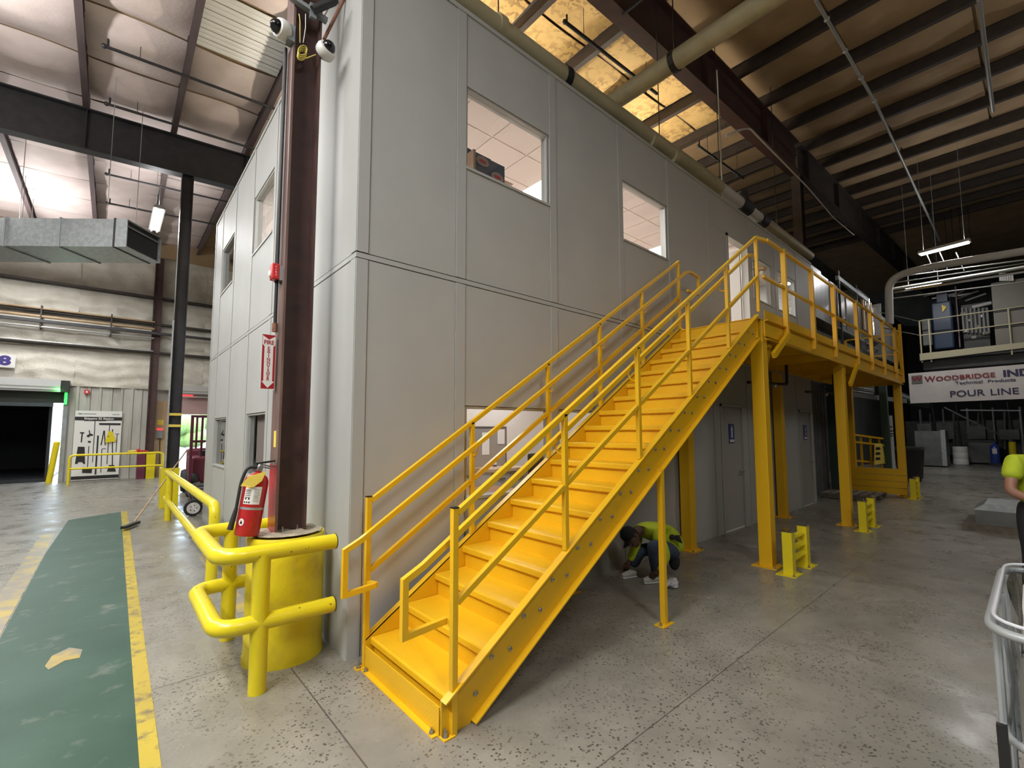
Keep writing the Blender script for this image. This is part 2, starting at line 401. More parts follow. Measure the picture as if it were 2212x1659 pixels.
# ------------------------------------------------------------------ lamps of the hall
def roof_z(x): return 9.38 + .06*x          # underside of the roof
def girder_z(x): return 8.10 + .06*x        # underside of the girders
def strip_light(p, q, watts, label, group='fluorescent strip lights under the roof', col=(1,.97,.93), width=.26, hang=True, up=.2):
    p = Vector(p); q = Vector(q); c = (p+q)/2; d = (q-p); L = d.length; a = math.atan2(d.y, d.x)
    o = thing('strip_light', label, 'light fixture', c, group, rotz=a)
    MB().prism([(-width/2,.0),(width/2,.0),(width*.3,.09),(-width*.3,.09)], -L/2, L/2, lambda u,v,c_: (c_,u,v)).build('housing', 'white', o, local=True)
    for s in (-1, 1):
        TUBE([(-L/2+.03, s*width*.24, -.022),(L/2-.03, s*width*.24, -.022)], .019, 8).build('lamp_tube', 'tube_lamp', o, local=True, smooth=True)
    if hang:
        for s in (-1, 1):
            TUBE([(s*L*.4,0,.08),(s*L*.4,0, roof_z(c.x)-c.z)], .006, 5).build('hanger_wire', 'conduit', o, local=True)
    ld = bpy.data.lights.new('lamp', 'AREA'); ld.shape = 'RECTANGLE'; ld.size = L; ld.size_y = width; ld.energy = watts; ld.color = col
    lo = bpy.data.objects.new('lamp', ld); COL.objects.link(lo); lo.parent = o; lo.location = (0,0,-.06)
    if up:
        l2_ = ld.copy(); l2_.energy = watts*up; o2 = bpy.data.objects.new('added_uplight', l2_); COL.objects.link(o2); o2.parent = o; o2.location = (0,0,.11); o2.rotation_euler = (math.pi,0,0)  # second lamp added above the fixture to brighten the roof
    return o
LAMPS = [   # ends, watts down, factor for the added upward lamp
 ((-5.6,-4.4,7.4),(-5.6,-2.0,7.4), 1250, .25, 'fluorescent strip light over the aisle opposite the foot of the stairs'),
 ((-5.2,-.4,7.4),(-5.2,2.0,7.4), 850, .6, 'fluorescent strip light over the foot of the green walkway'),
 ((-1.2,-8.6,7.5),(-1.2,-6.2,7.5), 560, .4, 'fluorescent strip light over the aisle facing the office front'),
 ((-3.6,-2.5,7.5),(-3.6,-.2,7.5), 520, .35, 'fluorescent strip light over the yellow drum at the office corner'),
 ((-3.9,4.4,7.5),(-3.9,6.8,7.5), 800, .65, 'fluorescent strip light over the middle of the green walkway'),
 ((-5.2,10.8,7.3),(-5.2,13.2,7.3), 650, .22, 'fluorescent strip light between black girder and dock doors'),
 ((-.76,11.2,7.5),(-.77,13.0,7.5), 420, .3, 'lit fluorescent strip light behind the black far column'),
 ((-3.6,15.2,7.2),(-3.6,17.4,7.2), 520, .6, 'fluorescent strip light before the dock wall'),
 ((3.4,3.6,7.4),(3.4,5.8,7.4), 300, 2.4, 'fluorescent strip light above the office roof'),
 ((8.5,2.6,7.4),(8.5,4.8,7.4), 180, 2.2, 'fluorescent strip light above the office roof past the sprinkler main'),
 ((7.5,-9.4,7.7),(7.5,-7.0,7.7), 150, 2.6, 'fluorescent strip light over the aisle beside the platform'),
 ((14.5,-9.4,7.9),(14.5,-7.0,7.9), 150, 2.4, 'unseen added strip light over the wide aisle near the pour line'),  # added lamp out of view, lifts the dim roof and far floor
 ((17.4,-1.42,7.25),(17.2,-2.6,7.25), 200, .25, 'lit fluorescent strip light above the pour line conduits'),
]
for a, b_, wt, up_, lb in LAMPS: strip_light(a, b_, wt, lb, col=(1,.90,.72) if 'office roof' in lb else (1,1,1), up=up_)
strip_light((18.56,-.87,6.5),(18.53,-1.81,6.5), 60, 'lit strip light among the shiny pipes over the far gangway', width=.2)

# ------------------------------------------------------------------ floor and its painted markings
fl = tag(B(-13,40,-14,30,-.3,0).build('floor', 'floor_concrete'), 'speckled polished grey concrete floor', kind='structure')
def slab(name, pts, mat_, z=.003):
    return MB().prism(pts, .0005, z, lambda a,b,c: (a,b,c)).build(name, mat_, fl)
slab('green_walkway', [(-2.0,-6),(-1.22,-6),(-1.21,-.4),(-1.165,9.85),(-1.95,9.3),(-2.02,6)], 'paint_green')
slab('yellow_line', [(-1.22,-6),(-1.11,-6),(-1.125,-.4),(-1.06,9.85),(-1.165,9.85),(-1.21,-.4)], 'paint_yellow', .004)
slab('yellow_line', [(-2.22,-2),(-2.02,-2),(-2.03,7.7),(-2.20,7.7)], 'paint_yellow_worn', .0035)
slab('yellow_line', [(-.42,1.6),(-.30,1.6),(-.30,4.4),(-.42,4.4)], 'paint_yellow_worn')
a_ = [UZ(0,u,v) for u,v in ((97,1440),(112,1418),(150,1400),(178,1404),(172,1422),(140,1428),(105,1448))]
slab('worn_arrow', [(p.x,p.y) for p in a_][::-1], 'paint_yellow_worn', .005)

# ------------------------------------------------------------------ roof: purlins, girders, insulation panels
ceil = tag(MB().prism([(-13,roof_z(-13)+.02),(40,roof_z(40)+.02),(40,roof_z(40)+.3),(-13,roof_z(-13)+.3)], -14, 19.9, lambda a,b,c: (a,c,b)).build('ceiling', 'insulation_facing'), 'tan faced insulation under a low sloped metal roof', kind='structure')
PX = [-2.17+1.55*k for k in range(-3, 18)]
PS = 1.55; SL = .06*PS
BAYS = [(.6,10.2), (10.2,19.5), (-9.0,.6)]
def sagpanel(ny, amp, seed, mat_):
    rr = random.Random(seed); ph = rr.random()*6; am = amp*(.8+.5*rr.random())
    def fn(u, v):
        fold = .05*math.sin(v*9+ph)*math.sin(math.pi*u) + .018*math.sin(v*23+ph*2)*math.sin(math.pi*u)
        return (.03+u*(PS-.06), v*(ny-.05)+.025, SL*u - am*math.sin(math.pi*u)**.7*math.sin(math.pi*v)**.6 - .02 + fold*.6)
    mb = MB().grid(10, 10, fn, flip=True); return mb.mesh('insulation_panel', mat_, True)
_pan = {}
for bi, (y0, y1) in enumerate(BAYS):
    n = 6 if bi < 2 else 5; dy = (y1-y0)/n
    for ip, x in enumerate(PX[:-1]):
        if x > (9 if bi != 2 else 16) or (bi == 1 and x > .5): continue
        for j in range(n):
            left = x < 1.0
            if bi == 0 and -.7 < x < 0 and j == 3: continue      # the bare skylight bay
            if left and bi == 2 and x < -3: continue
            mt_ = 'insulation_pink' if left else ('insulation_mottled' if bi == 0 else 'insulation_facing')
            key = (bi, mt_, (ip+j*3) % 4)
            if key not in _pan: _pan[key] = sagpanel(dy, .09 if left else .045, hash(key[2])+bi*7, mt_)
            place('insulation_panel', _pan[key], ceil, M=Matrix.Translation((x, y0+j*dy, roof_z(x)-.01)))
# white ribbed translucent sheets showing where a panel is missing
for k in range(6):
    yy = 5.42 + k*.26
    MB().grid(1, 8, lambda u, v: (-.58+u*1.47, yy+v*.245, roof_z(-.58+u*1.5)-.03-.035*abs(math.sin(math.pi*(v*2)))), flip=True).build('ribbed_sheet', 'white', ceil)
def ibeam(p, q, depth, width, tf=.02, tw=.015):
    p = Vector(p); q = Vector(q); mb = MB(); z = Vector((0,0,1))
    mb.bar(p - z*(depth/2-tf/2), q - z*(depth/2-tf/2), width, tf); mb.bar(p + z*(depth/2-tf/2), q + z*(depth/2-tf/2), width, tf); mb.bar(p, q, tw, depth-2*tf+.002)
    return mb
NUM = ['first','second','third','fourth','fifth','sixth','seventh','eighth','ninth','tenth','eleventh','twelfth','thirteenth','fourteenth','fifteenth','sixteenth','seventeenth']
for x in PX:
    kx = round((x+.62)/1.55)
    PL = 'brown roof purlin passing over the brown corner column' if kx == 0 else '%s roof purlin from the brown corner column toward the %s' % (NUM[abs(kx)-1], 'machine line' if kx > 0 else 'dock side')
    zc = roof_z(x) - .17
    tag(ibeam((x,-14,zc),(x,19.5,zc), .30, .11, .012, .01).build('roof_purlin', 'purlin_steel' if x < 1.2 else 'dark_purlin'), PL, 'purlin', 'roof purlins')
def girder(y, x0, x1, label, mat_):
    g = thing('roof_girder', label, 'girder', (x0,y,girder_z(x0)))
    gz = lambda x, k: girder_z(x) + k
    MB().bar((x0,y,gz(x0,.015)),(x1,y,gz(x1,.015)), .26, .03).build('bottom_flange', mat_, g)
    MB().bar((x0,y,gz(x0,.94)),(x1,y,gz(x1,.94)), .26, .03).build('top_flange', mat_, g)
    MB().bar((x0,y,gz(x0,.48)),(x1,y,gz(x1,.48)), .016, .90).build('web', mat_, g)
    k = math.ceil((x0-.95)/3.1)
    while .95+k*3.1 < x1:
        x = .95+k*3.1; k += 1
        for s in (-1,1): B(x-.008,x+.008, y+s*.07-.06, y+s*.07+.06, gz(x,.03), gz(x,.92)).build('stiffener', mat_, g)
    return g
girder(10.2, -13, 13, 'black steel roof girder carried by the slim black column', 'black_steel')
girder(.52, -13, 12.6, 'dark roof girder above the office front carrying the brown corner column', 'brown_steel')
girder(-9.0, -13, 40, 'dark roof girder over the wide aisle', 'dark_purlin')
girder(.52, 12.8, 40, 'dark roof girder over the machine line', 'dark_purlin')

# ------------------------------------------------------------------ outer walls
tag(B(-13.2,-13,-14,30,0,10).build('wall_left', 'corrugated'), kind='structure')
tag(B(-13,40,-14.2,-14,0,12).build('wall_front', 'dark_wall'), kind='structure')
tag(B(40,40.2,-14,20,0,12).build('wall_right', 'dark_wall'), kind='structure')
wb = struct('wall_back', 'dock wall of ribbed sheet below and quilted insulation above', (0,19.5,0))
def corr(x0, x1, z0, z1, y=19.5):
    n = max(1, round((x1-x0)/.30)); prof = []
    for i in range(n):
        a = x0 + (x1-x0)*i/n; d = (x1-x0)/n
        prof += [(a,0),(a+d*.62,0),(a+d*.70,-.035),(a+d*.92,-.035)]
    prof.append((x1,0))
    mb = MB(); V = [(a,y+b,z0) for a,b in prof]+[(a,y+b,z1) for a,b in prof]; m_ = len(prof)
    return mb.add(V, [(i,i+1,m_+i+1,m_+i) for i in range(m_-1)])
k = 0
for x0, x1 in ((-13,-9.5),(-2.62,-1.72),(-1.72,-.82),(-.82,-.3),(3.3,13)):
    corr(x0, x1, 0, 3.42).build('ribbed_sheet', 'corrugated', wb)
corr(-9.5,-8.9,0,3.42).build('ribbed_sheet','corrugated',wb)
B(-13,40,19.75,19.9,3.2,10.5).build('outer_skin', 'corrugated', wb); B(-13,-8.9,19.7,19.9,0,3.3).build('outer_skin','corrugated',wb)
B(-2.55,.3,19.7,19.9,0,3.3).build('outer_skin','corrugated',wb); B(3.3,40,19.7,19.9,0,3.3).build('outer_skin','corrugated',wb)
# quilted insulation blankets between girts
def blanket(x0, x1, z0, z1, seed):
    rr = random.Random(seed); ph = [rr.random()*6 for _ in range(6)]
    def fn(u, v):
        x = x0+(x1-x0)*u; z = z0+(z1-z0)*v
        d = .07*math.sin(math.pi*v) + .045*abs(math.sin(x*2.6+ph[0]+1.6*math.sin(z*2+ph[1])))**3 * (1.2-v) + .022*math.sin(x*9+z*4+ph[2])*(1-v) + .02*math.sin(z*15+1.5*math.sin(x*3+ph[3]))
        return (x, 19.45-d, z)
    return MB().grid(44, 18, fn, flip=False)
rows = [(3.40,4.78),(4.90,5.90),(6.02,6.95),(7.05,8.7)]
for i, (z0, z1) in enumerate(rows):
    for j, (x0, x1) in enumerate(((-7.4,-4.6),(-4.6,-2.5),(-2.5,-.42),(-.15,1.3),(1.3,3.2))):
        blanket(x0, x1, z0, z1, i*7+j).build('insulation_blanket', 'blanket', wb, smooth=True)
B(-13,40,19.42,19.74,8.7,10).build('eave_panel','insulation_facing',wb)
for z in (4.83, 5.95, 7.0): 
    MB().bar((-13,19.25,z),(3.2,19.25,z),.22,.07).build('girt', 'dark_purlin', wb)
# wall steel
def wcol(x, y, z1, label, mat_='brown_steel', s=.12):
    c_ = thing('steel_column', label, 'column', (x,y,0))
    for d in (-1,1): B(x+d*s-.009,x+d*s+.009,y-.11,y+.11,0,z1).build('flange', mat_, c_)
    B(x-s,x+s,y-.006,y+.006,0,z1).build('web', mat_, c_); return c_
wcol(-.29,19.2,8.6,'brown steel wall column beside the plywood panel')
# ------------------------------------------------------------------ outside the dock opening
tag(B(-20,30,19.9,80,-.3,-.02).build('ground_outside', 'asphalt'), 'sunlit paved yard outside the dock opening', kind='structure')

# ------------------------------------------------------------------ two storey modular office
OF = struct('wall_office_front', 'grey panelled office front wall behind the yellow stairs')
OS = struct('wall_office_side', 'grey panelled office side wall along the green walkway')
ZB0, ZB1, ZT, LX, LY = 3.128, 3.168, 5.90, 11.62, 7.37
def front(a, b_, z): return (a, b_, z)
class Wall:
    def __init__(s, root, m): s.root, s.m = root, m
    def bx(s, name, a0, a1, d0, d1, z0, z1, mat_):     # a along the wall, d depth inwards
        P = [s.m(a, d) for a in (a0,a1) for d in (d0,d1)]
        xs = [p[0] for p in P]; ys = [p[1] for p in P]
        return B(min(xs),max(xs),min(ys),max(ys),z0,z1).build(name, mat_, s.root)
    def panel(s, a0, a1, z0, z1): s.bx('panel', a0+.002, a1-.005, 0, .08, z0, z1, 'office_panel')
    def bay(s, a0, a1, z0, z1, hole=None):
        if not hole: return s.panel(a0, a1, z0, z1)
        h0, h1, hz0, hz1 = hole
        if hz0 > z0+.02: s.panel(a0, a1, z0, hz0-.03)
        if hz1 < z1-.02: s.panel(a0, a1, hz1+.004, z1)
        if h0 > a0+.03: s.panel(a0, h0, hz0-.026, hz1)
        if h1 < a1-.03: s.panel(h1, a1, hz0-.026, hz1)
    def batten(s, a0, a1, z0, z1):
        s.bx('batten', a0, a1-.004, -.007, .03, z0, z1, 'office_batten'); s.bx('batten_backing', max(a0-.02,.012), a1+.02, .03, .075, z0, z1, 'joint_dark')
fw_ = Wall(OF, lambda a, d: (a, d)); sw_ = Wall(OS, lambda a, d: (d, a))
def storey(wl, battens, end, z0, z1, holes):
    for i, (a0, a1) in enumerate(battens):
        wl.batten(a0, a1, z0, z1)
        nxt = battens[i+1][0] if i+1 < len(battens) else end
        hs = [h for h in holes if a1-.05 <= h[0] and h[1] <= nxt+.12]
        if len(hs) <= 1: wl.bay(a1, nxt, z0, z1, hs[0] if hs else None)
W1 = [(1.06,2.205,4.31,5.14),(3.63,4.75,4.31,5.14),(7.95,8.90,4.34,5.20),(9.27,10.37,4.34,5.20)]
D1 = [(6.78,7.72,ZB1,5.32)]
W0 = [(1.07,2.21,1.11,1.96),(2.335,3.42,1.11,1.96)]
D0 = [(6.33,7.13,.0,2.13),(10.20,10.92,0,2.13)]
bat = [(0,.10),(.95,1.06),(2.22,2.33),(3.53,3.63),(4.78,4.88),(6.05,6.15)]
storey(fw_, bat+[(7.76,7.86),(9.10,9.20),(10.42,10.52)], LX, ZB1+.010, ZT, W1+D1)
storey(fw_, bat+[(7.40,7.50),(8.70,8.80),(10.05,10.15)], 11.16, .0, ZB0-.008, W0+D0)
bats = [(0,.10),(1.33,1.43),(2.64,2.74),(3.88,3.98),(5.22,5.32),(6.50,6.60),(7.27,7.37)]
WS1 = [(2.76,3.85,4.28,5.13),(5.33,6.46,4.28,5.13)]
WS0 = [(2.76,3.81,1.15,1.97),(5.34,6.48,1.15,1.97)]
storey(sw_, bats, LY, ZB1+.010, ZT, WS1); storey(sw_, bats, LY, .0, ZB0-.008, WS0)
fw_.bx('joint_band', 0, LX, -.004, .03, ZB0, ZB1, 'office_batten'); fw_.bx('joint_backing', 0, LX, .02, .08, ZB0-.03, ZB1+.03, 'joint_dark')
sw_.bx('joint_band', 0, LY, -.004, .03, ZB0, ZB1, 'office_batten'); sw_.bx('joint_backing', 0, LY, .02, .08, ZB0-.03, ZB1+.03, 'joint_dark')
fw_.bx('top_cap', -.01, LX, -.012, .1, ZT, 5.945, 'office_batten'); sw_.bx('top_cap', -.01, LY, -.012, .1, ZT, 5.945, 'office_batten')
fw_.bx('end_panel', LX-.08, LX, .08, LY, ZB1, ZT, 'office_panel'); fw_.bx('end_panel', 11.08, 11.16, .08, LY, 0, ZB0, 'office_panel')
B(.09,LX-.09,LY-.1,LY,0,5.9).build('wall_office_back', 'interior_white')['kind'] = 'structure'
B(.09,LX-.09,.09,LY-.1,5.86,5.93).build('ceiling_office_roof', 'office_cap')['kind'] = 'structure'
B(.09,LX-.09,.09,LY-.1,3.02,3.16).build('floor_office_upper', 'interior_white')['kind'] = 'structure'
def window(n, wl, hole, label):
    a0, a1, z0, z1 = hole; o = struct('window_%d' % n, label); wl2 = Wall(o, wl.m)
    t_ = .022
    wl2.bx('frame_head', a0, a1, .012, .10, z1-t_, z1, 'office_batten'); wl2.bx('frame_sill', a0, a1, -.012, .12, z0-.026, z0, 'office_batten')
    wl2.bx('frame_jamb', a0, a0+t_, .012, .10, z0, z1-t_, 'office_batten'); wl2.bx('frame_jamb', a1-t_, a1, .012, .10, z0, z1-t_, 'office_batten')
    wl2.bx('pane', a0+t_, a1-t_, .05, .056, z0, z1-t_, 'glass')
k = 0
for wl, hs, lb in ((fw_,W1,'upper'),(fw_,W0,'lower'),(sw_,WS1,'upper side'),(sw_,WS0,'lower side')):
    for i, h in enumerate(hs):
        k += 1; window(k, wl, h, 'fixed %s office window, number %s from the building corner' % (lb, ['one','two','three','four'][i]))
wl2 = Wall(bpy.data.objects['window_7'], sw_.m); wl2.bx('window_blind', 2.80, 3.56, .085, .10, 1.16, 1.945, 'blind')
# office ceilings, partitions, light panels
oc = tag(B(.09,LX-.09,.09,LY-.1,5.63,5.66).build('ceiling_office_upper', 'tile_grid'), 'tiled suspended ceiling of the upper office', kind='structure')
tile = B(.008,.60,.008,.60,-.012,0).mesh('ceiling_tile', 'ceiling_tile')
panels_ = [(3.40,1.02),(7.06,1.02),(3.40,4.07),(7.06,4.07),(9.5,1.02)]
for i in range(18):
    for j in range(5):
        x = .35+.61*i; y = -.20+.305+.305+.61*j
        if any(px-.02 <= x+.3 <= px+.63 and py-.02 <= y+.3 <= py+1.24 for px, py in panels_): continue
        place('ceiling_tile', tile, oc, M=Matrix.Translation((x, y, 5.63)))
def office_lamp(x, y, z, w_, l_, watts, label):
    o = thing('recessed_light', label, 'light fixture', (x,y,z), 'recessed office light panels')
    B(x,x+w_,y,y+l_,z-.014,z).build('diffuser', 'office_lamp', o)
    B(x-.012,x+w_+.012,y-.012,y+l_+.012,z-.006,z+.01).build('frame', 'tile_grid', o)
    ld = bpy.data.lights.new('panel_lamp','AREA'); ld.shape = 'RECTANGLE'; ld.size = w_; ld.size_y = l_; ld.energy = watts; ld.color = (1,.95,.90)
    lo = bpy.data.objects.new('panel_lamp', ld); COL.objects.link(lo); lo.parent = o; lo.location = (w_/2, l_/2, -.03)
for (x, y) in panels_[:2]+panels_[4:]: office_lamp(x, y, 5.62, .61, 1.22, 270, 'recessed light panel in the upper office ceiling '+{3.40:'near the window with the box',7.06:'inside the open door',9.5:'at the far end windows'}[x])
office_lamp(1.0, 2.85, 5.62, .61, 1.22, 270, 'added unseen light panel deep in the upper office behind the corner')  # extra panel added to brighten the upper office ceiling
office_lamp(4.6, 2.85, 5.62, .61, 1.22, 270, 'added unseen light panel deep in the upper office behind the second window')  # another added panel, brightens the room behind the upper windows
for x in (.12, 8.2): 
    if x > 1: B(x,x+.08,.09,LY-.1,3.16,5.63).build('wall_office_partition', 'interior_white')['kind'] = 'structure'
B(.09,LX-.09,4.2,4.28,3.16,5.63).build('wall_office_bounce', 'interior_white')['kind'] = 'structure'  # unseen wall added so the panel light bounces back into the room
ol = tag(B(.09,11.07,.09,LY-.1,2.88,2.92).build('ceiling_office_lower', 'ceiling_tile'), kind='structure')
office_lamp(1.6, .9, 2.87, .61, 1.22, 22, 'recessed light panel in the lower office ceiling near the staircase')
office_lamp(3.2, 1.0, 2.87, .61, 1.22, 22, 'recessed light panel in the lower office ceiling past the pinboard')
B(.09,6.0,2.62,2.70,0,2.88).build('wall_office_inner', 'interior_white')['kind'] = 'structure'
B(5.0,5.08,.09,2.62,0,2.88).build('wall_office_inner', 'interior_white')['kind'] = 'structure'
# doors
def flat_door(n, h, label, sign):
    a0, a1, z0, z1 = h; o = struct('door_%d' % n, label)
    B(a0-.045,a0,-.018,.08,0,z1+.045).build('frame','office_batten',o); B(a1,a1+.045,-.018,.08,0,z1+.045).build('frame','office_batten',o); B(a0-.045,a1+.045,-.018,.08,z1,z1+.045).build('frame','office_batten',o)
    B(a0+.004,a1-.004,.02,.06,.02,z1-.004).build('leaf','door_panel',o)
    B(a0+.01,a1-.01,.012,.03,.0,.02).build('door_sweep','white',o)
    h_ = TUBE([(a1-.09,.02,.98),(a1-.09,-.05,.98),(a1-.19,-.05,.98)], .011, 8).build('lever_handle','chrome',o, smooth=True)
    MB().lathe([(.028,-.012),(.028,0)],14,(a1-.09,.02,.98),Matrix.Rotation(R_(90),3,'X')).build('handle_rose','chrome',o)
    B(a1+.002,a1+.012,-.004,.018,1.4,1.55).build('hinge','bolt_steel',o); B(a0+.0,a0+.01,-.004,.018,1.7,1.8).build('hinge','bolt_steel',o)
    x = a0+.30; 
    s = B(x,x+.2,.008,.02,1.50,1.83).build('restroom_sign','restroom_blue',o)
    B(x+.012,x+.188,.006,.01,1.515,1.56).build('sign_strip','white',s)
    MB().ball((x+.1,.007,1.785),(.018,.003,.018),10,6).build('figure_head','white',s)
    if sign == 'm': MB().prism([(x+.07,1.70),(x+.13,1.70),(x+.13,1.765),(x+.07,1.765)],.004,.01,lambda a,b,c:(a,c,b)).build('figure_body','white',s)
    else: MB().prism([(x+.055,1.64),(x+.145,1.64),(x+.118,1.765),(x+.082,1.765)],.004,.01,lambda a,b,c:(a,c,b)).build('figure_body','white',s)
    for d in (-.018,.018): B(x+.1+d-.012,x+.1+d+.012,.004,.01,1.59,1.71).build('figure_leg','white',s)
flat_door(1, D0[0], 'grey flush restroom door with blue sign near the platform post', 'm')
flat_door(2, D0[1], 'grey flush restroom door with blue sign at the far office end', 'w')
o = struct('door_3', 'grey office door standing open at the top of the stairs')
a0, a1, z0, z1 = D1[0]
for b0, b1 in ((a0,a0+.05),(a1-.05,a1)): B(b0,b1,-.02,.11,z0,z1).build('frame','office_batten',o)
B(a0,a1,-.02,.11,z1-.05,z1).build('frame','office_batten',o)
lf = MB()
for (y0,y1,q0,q1) in ((.12,.98,ZB1+.02,3.95),(.12,.98,4.85,5.26),(.12,.70,3.95,4.85),(.86,.98,3.95,4.85)): lf.box(a1-.10,a1-.055,y0,y1,q0,q1)
lf = lf.build('leaf','door_panel',o); B(a1-.085,a1-.075,.70,.86,3.95,4.85).build('lite','glass',lf)
TUBE([(a1-.10,.90,4.15),(a1-.16,.90,4.15),(a1-.16,.80,4.15)],.011,8).build('lever_handle','chrome',lf,smooth=True)
# ------------------------------------------------------------------ staircase
ST = thing('steel_staircase', 'yellow painted steel staircase with railings rising along the grey office wall', 'staircase', (.1,-.72,0))
SLP = .1742/.27
YL, YR = -.20, -1.23
X0, RUN, Z1, RISE = .097, .27, .208, .1742
XT = X0+17*RUN       # platform edge
def tread_mesh(zlow):
    mb = MB(); w0, w1 = YR+.004, YL-.004
    # plate, rounded nose, lip, recessed riser
    prof = [(RUN+.045,0),(.012,0),(.004,-.003),(0,-.010),(0,-.045),(.006,-.052),(.028,-.052),(.028,-zlow),(.034,-zlow),(.034,-.006),(RUN+.045,-.006)]
    mb.prism(prof, w0, w1, lambda a,b,c: (a,c,b)); return mb.mesh('tread','diamond_plate')
tm = tread_mesh(RISE)
for n in range(17):
    me = tm if n else tread_mesh(Z1-.002)
    place('tread', me, ST, M=Matrix.Translation((X0+RUN*n, 0, Z1+RISE*n)))
def sz(x, k): return k + SLP*x
TOPK, BOTK = .165, -.165
def stringer(y, out):
    web = []; mb = MB(); x0 = .06; xt = XT+.06
    xb = -BOTK/SLP   # where the bottom edge meets the floor
    poly = [(x0,0),(xb,0),(xt,sz(xt,BOTK)),(xt,sz(xt,TOPK)-.02),(xt-.06,sz(xt-.06,TOPK)),(x0,sz(x0,TOPK))]
    mb.prism(poly, y, y+out*.008, lambda a,b,c: (a,c,b))
    fl_ = .058
    def flange(xa, xb_, k):
        t_ = Vector((1,0,SLP)).normalized()
        mb.bar((xa, y+out*fl_/2, sz(xa,k)), (xb_, y+out*fl_/2, sz(xb_,k)), fl_, .010, up=(-SLP,0,1))
    flange(x0, xt-.03, TOPK-.006); flange(xb+.012, xt, BOTK+.006)
    s = mb.build('stringer', 'stair_yellow', ST)
    bm = MB().lathe([(.016,0),(.016,.006),(.011,.011),(.0,.012)],10,(0,0,0),Matrix.Rotation(R_(90 if out < 0 else -90),3,'X')).mesh('bolt','bolt_steel',True)
    for n in range(17):
        for dx, dz in ((.05,-.052),(.20,-.052)):
            place('bolt', bm, s, M=Matrix.Translation((X0+RUN*n+dx, y+out*.008, Z1+RISE*n+dz)))
    return s
stringer(YL, 1); stringer(YR, -1)
# kick angle with anchor bolts at the foot
B(.055,.062,YR+.01,YL-.01,0,.16).build('kick_plate','diamond_plate',ST)
ka = B(.02,.062,YR+.02,YL-.02,.0,.008).build('base_angle','stair_yellow',ST)
def anchor(p, parent, h=.03, r=.012):
    MB().lathe([(r*1.5,0),(r*1.5,.003),(r,.003),(r,h*.55),(r*.55,h*.55),(r*.55,h),(0,h)],8,p).build('anchor_bolt','bolt_steel',parent)
anchor((.04,YR+.06,.008),ka); anchor((.04,YL-.06,.008),ka)
PT = .038
def topz(x): return 1.155 + SLP*x - .0
def guard(y, yi, xs, upper, last_to):
    g = sub('guard_rail', ST)
    for i, x in enumerate(xs):
        zb = sz(x, TOPK)-.005 if i else 0
        zt = topz(x)-.01 if i else topz(x)+.03
        B(x-PT/2,x+PT/2,y-PT/2,y+PT/2,zb,zt).build('post','stair_yellow',g, bevel=.003)
    BAR((xs[0]+PT/2,y,topz(xs[0])),(last_to,y,topz(last_to)),PT,PT).build('top_rail','stair_yellow',g,bevel=.003)
    for i in range(len(xs)-1):
        a, b_ = xs[i]+PT/2, xs[i+1]-PT/2
        BAR((a,y,.63+SLP*a),(b_,y,.63+SLP*b_),PT,PT).build('mid_rail','stair_yellow',g,bevel=.003)
    c_ = xs[0]; MB().box(c_-.021,c_+.021,y-.021,y+.021,topz(c_)+.03,topz(c_)+.036).build('end_cap','black',g)
    B(c_-.075,c_-.0,y-.03,y+.03,0,.008).build('foot_plate','stair_yellow',g); anchor((c_-.05,y,.008),g,.045,.013)
    # inner handrail with returned ends, on hook brackets
    hz = lambda x: .955 + SLP*x
    r_ = .019
    xh = 4.78
    pts = [(xs[0]+.02,yi,.60),(-.135,yi,.58),(-.135,yi,.885)] + [(-.02+(xh+.02)*k/6,yi,hz(-.02+(xh+.02)*k/6)) for k in range(7)]
    if upper == 'loop': pts += [(xh+.10,yi,hz(xh)+.03),(xh+.36,yi,hz(xh)+.01),(xh+.37,yi,hz(xh)-.26),(xh+.02,yi,hz(xh)-.27)]
    else: pts += [(xh+.10,yi,hz(xh)+.03),(xh+.16,yi,hz(xh)+.03)]
    MB().flatbar(pts, yi, .036).build('handrail','stair_yellow',g)
    BAR((xs[0],y,.60),(xs[0]+.03,yi,.60),.034,.034).build('return_arm','stair_yellow',g)
    for x in xs[1:]:
        if x < 4.6:
            TUBE(rounded([(x,y,hz(x)-.10),(x,(y+yi)/2,hz(x)-.11),(x,yi,hz(x)-.07),(x,yi,hz(x)-.01)],.03,4),.007,6).build('bracket','stair_yellow',g,smooth=True)
    return g
guard(YR-.022, YR+.075, [.13,1.085,2.035,2.955,3.88,4.80], 'flat', 4.82)
guard(YL+.022, YL-.075, [.07,1.02,1.99,2.86,3.76,4.73], 'loop', 4.75)
for y in (YR-.03, YL+.03):
    q = B(2.32,2.37,y-.025,y+.025,0,sz(2.345,BOTK)+.02).build('support_post','stair_yellow',ST,bevel=.003)
    B(2.26,2.43,y-.05,y+.05,0,.008).build('foot_plate','stair_yellow',q); anchor((2.285,y-.0,.008),q); anchor((2.405,y,.008),q)

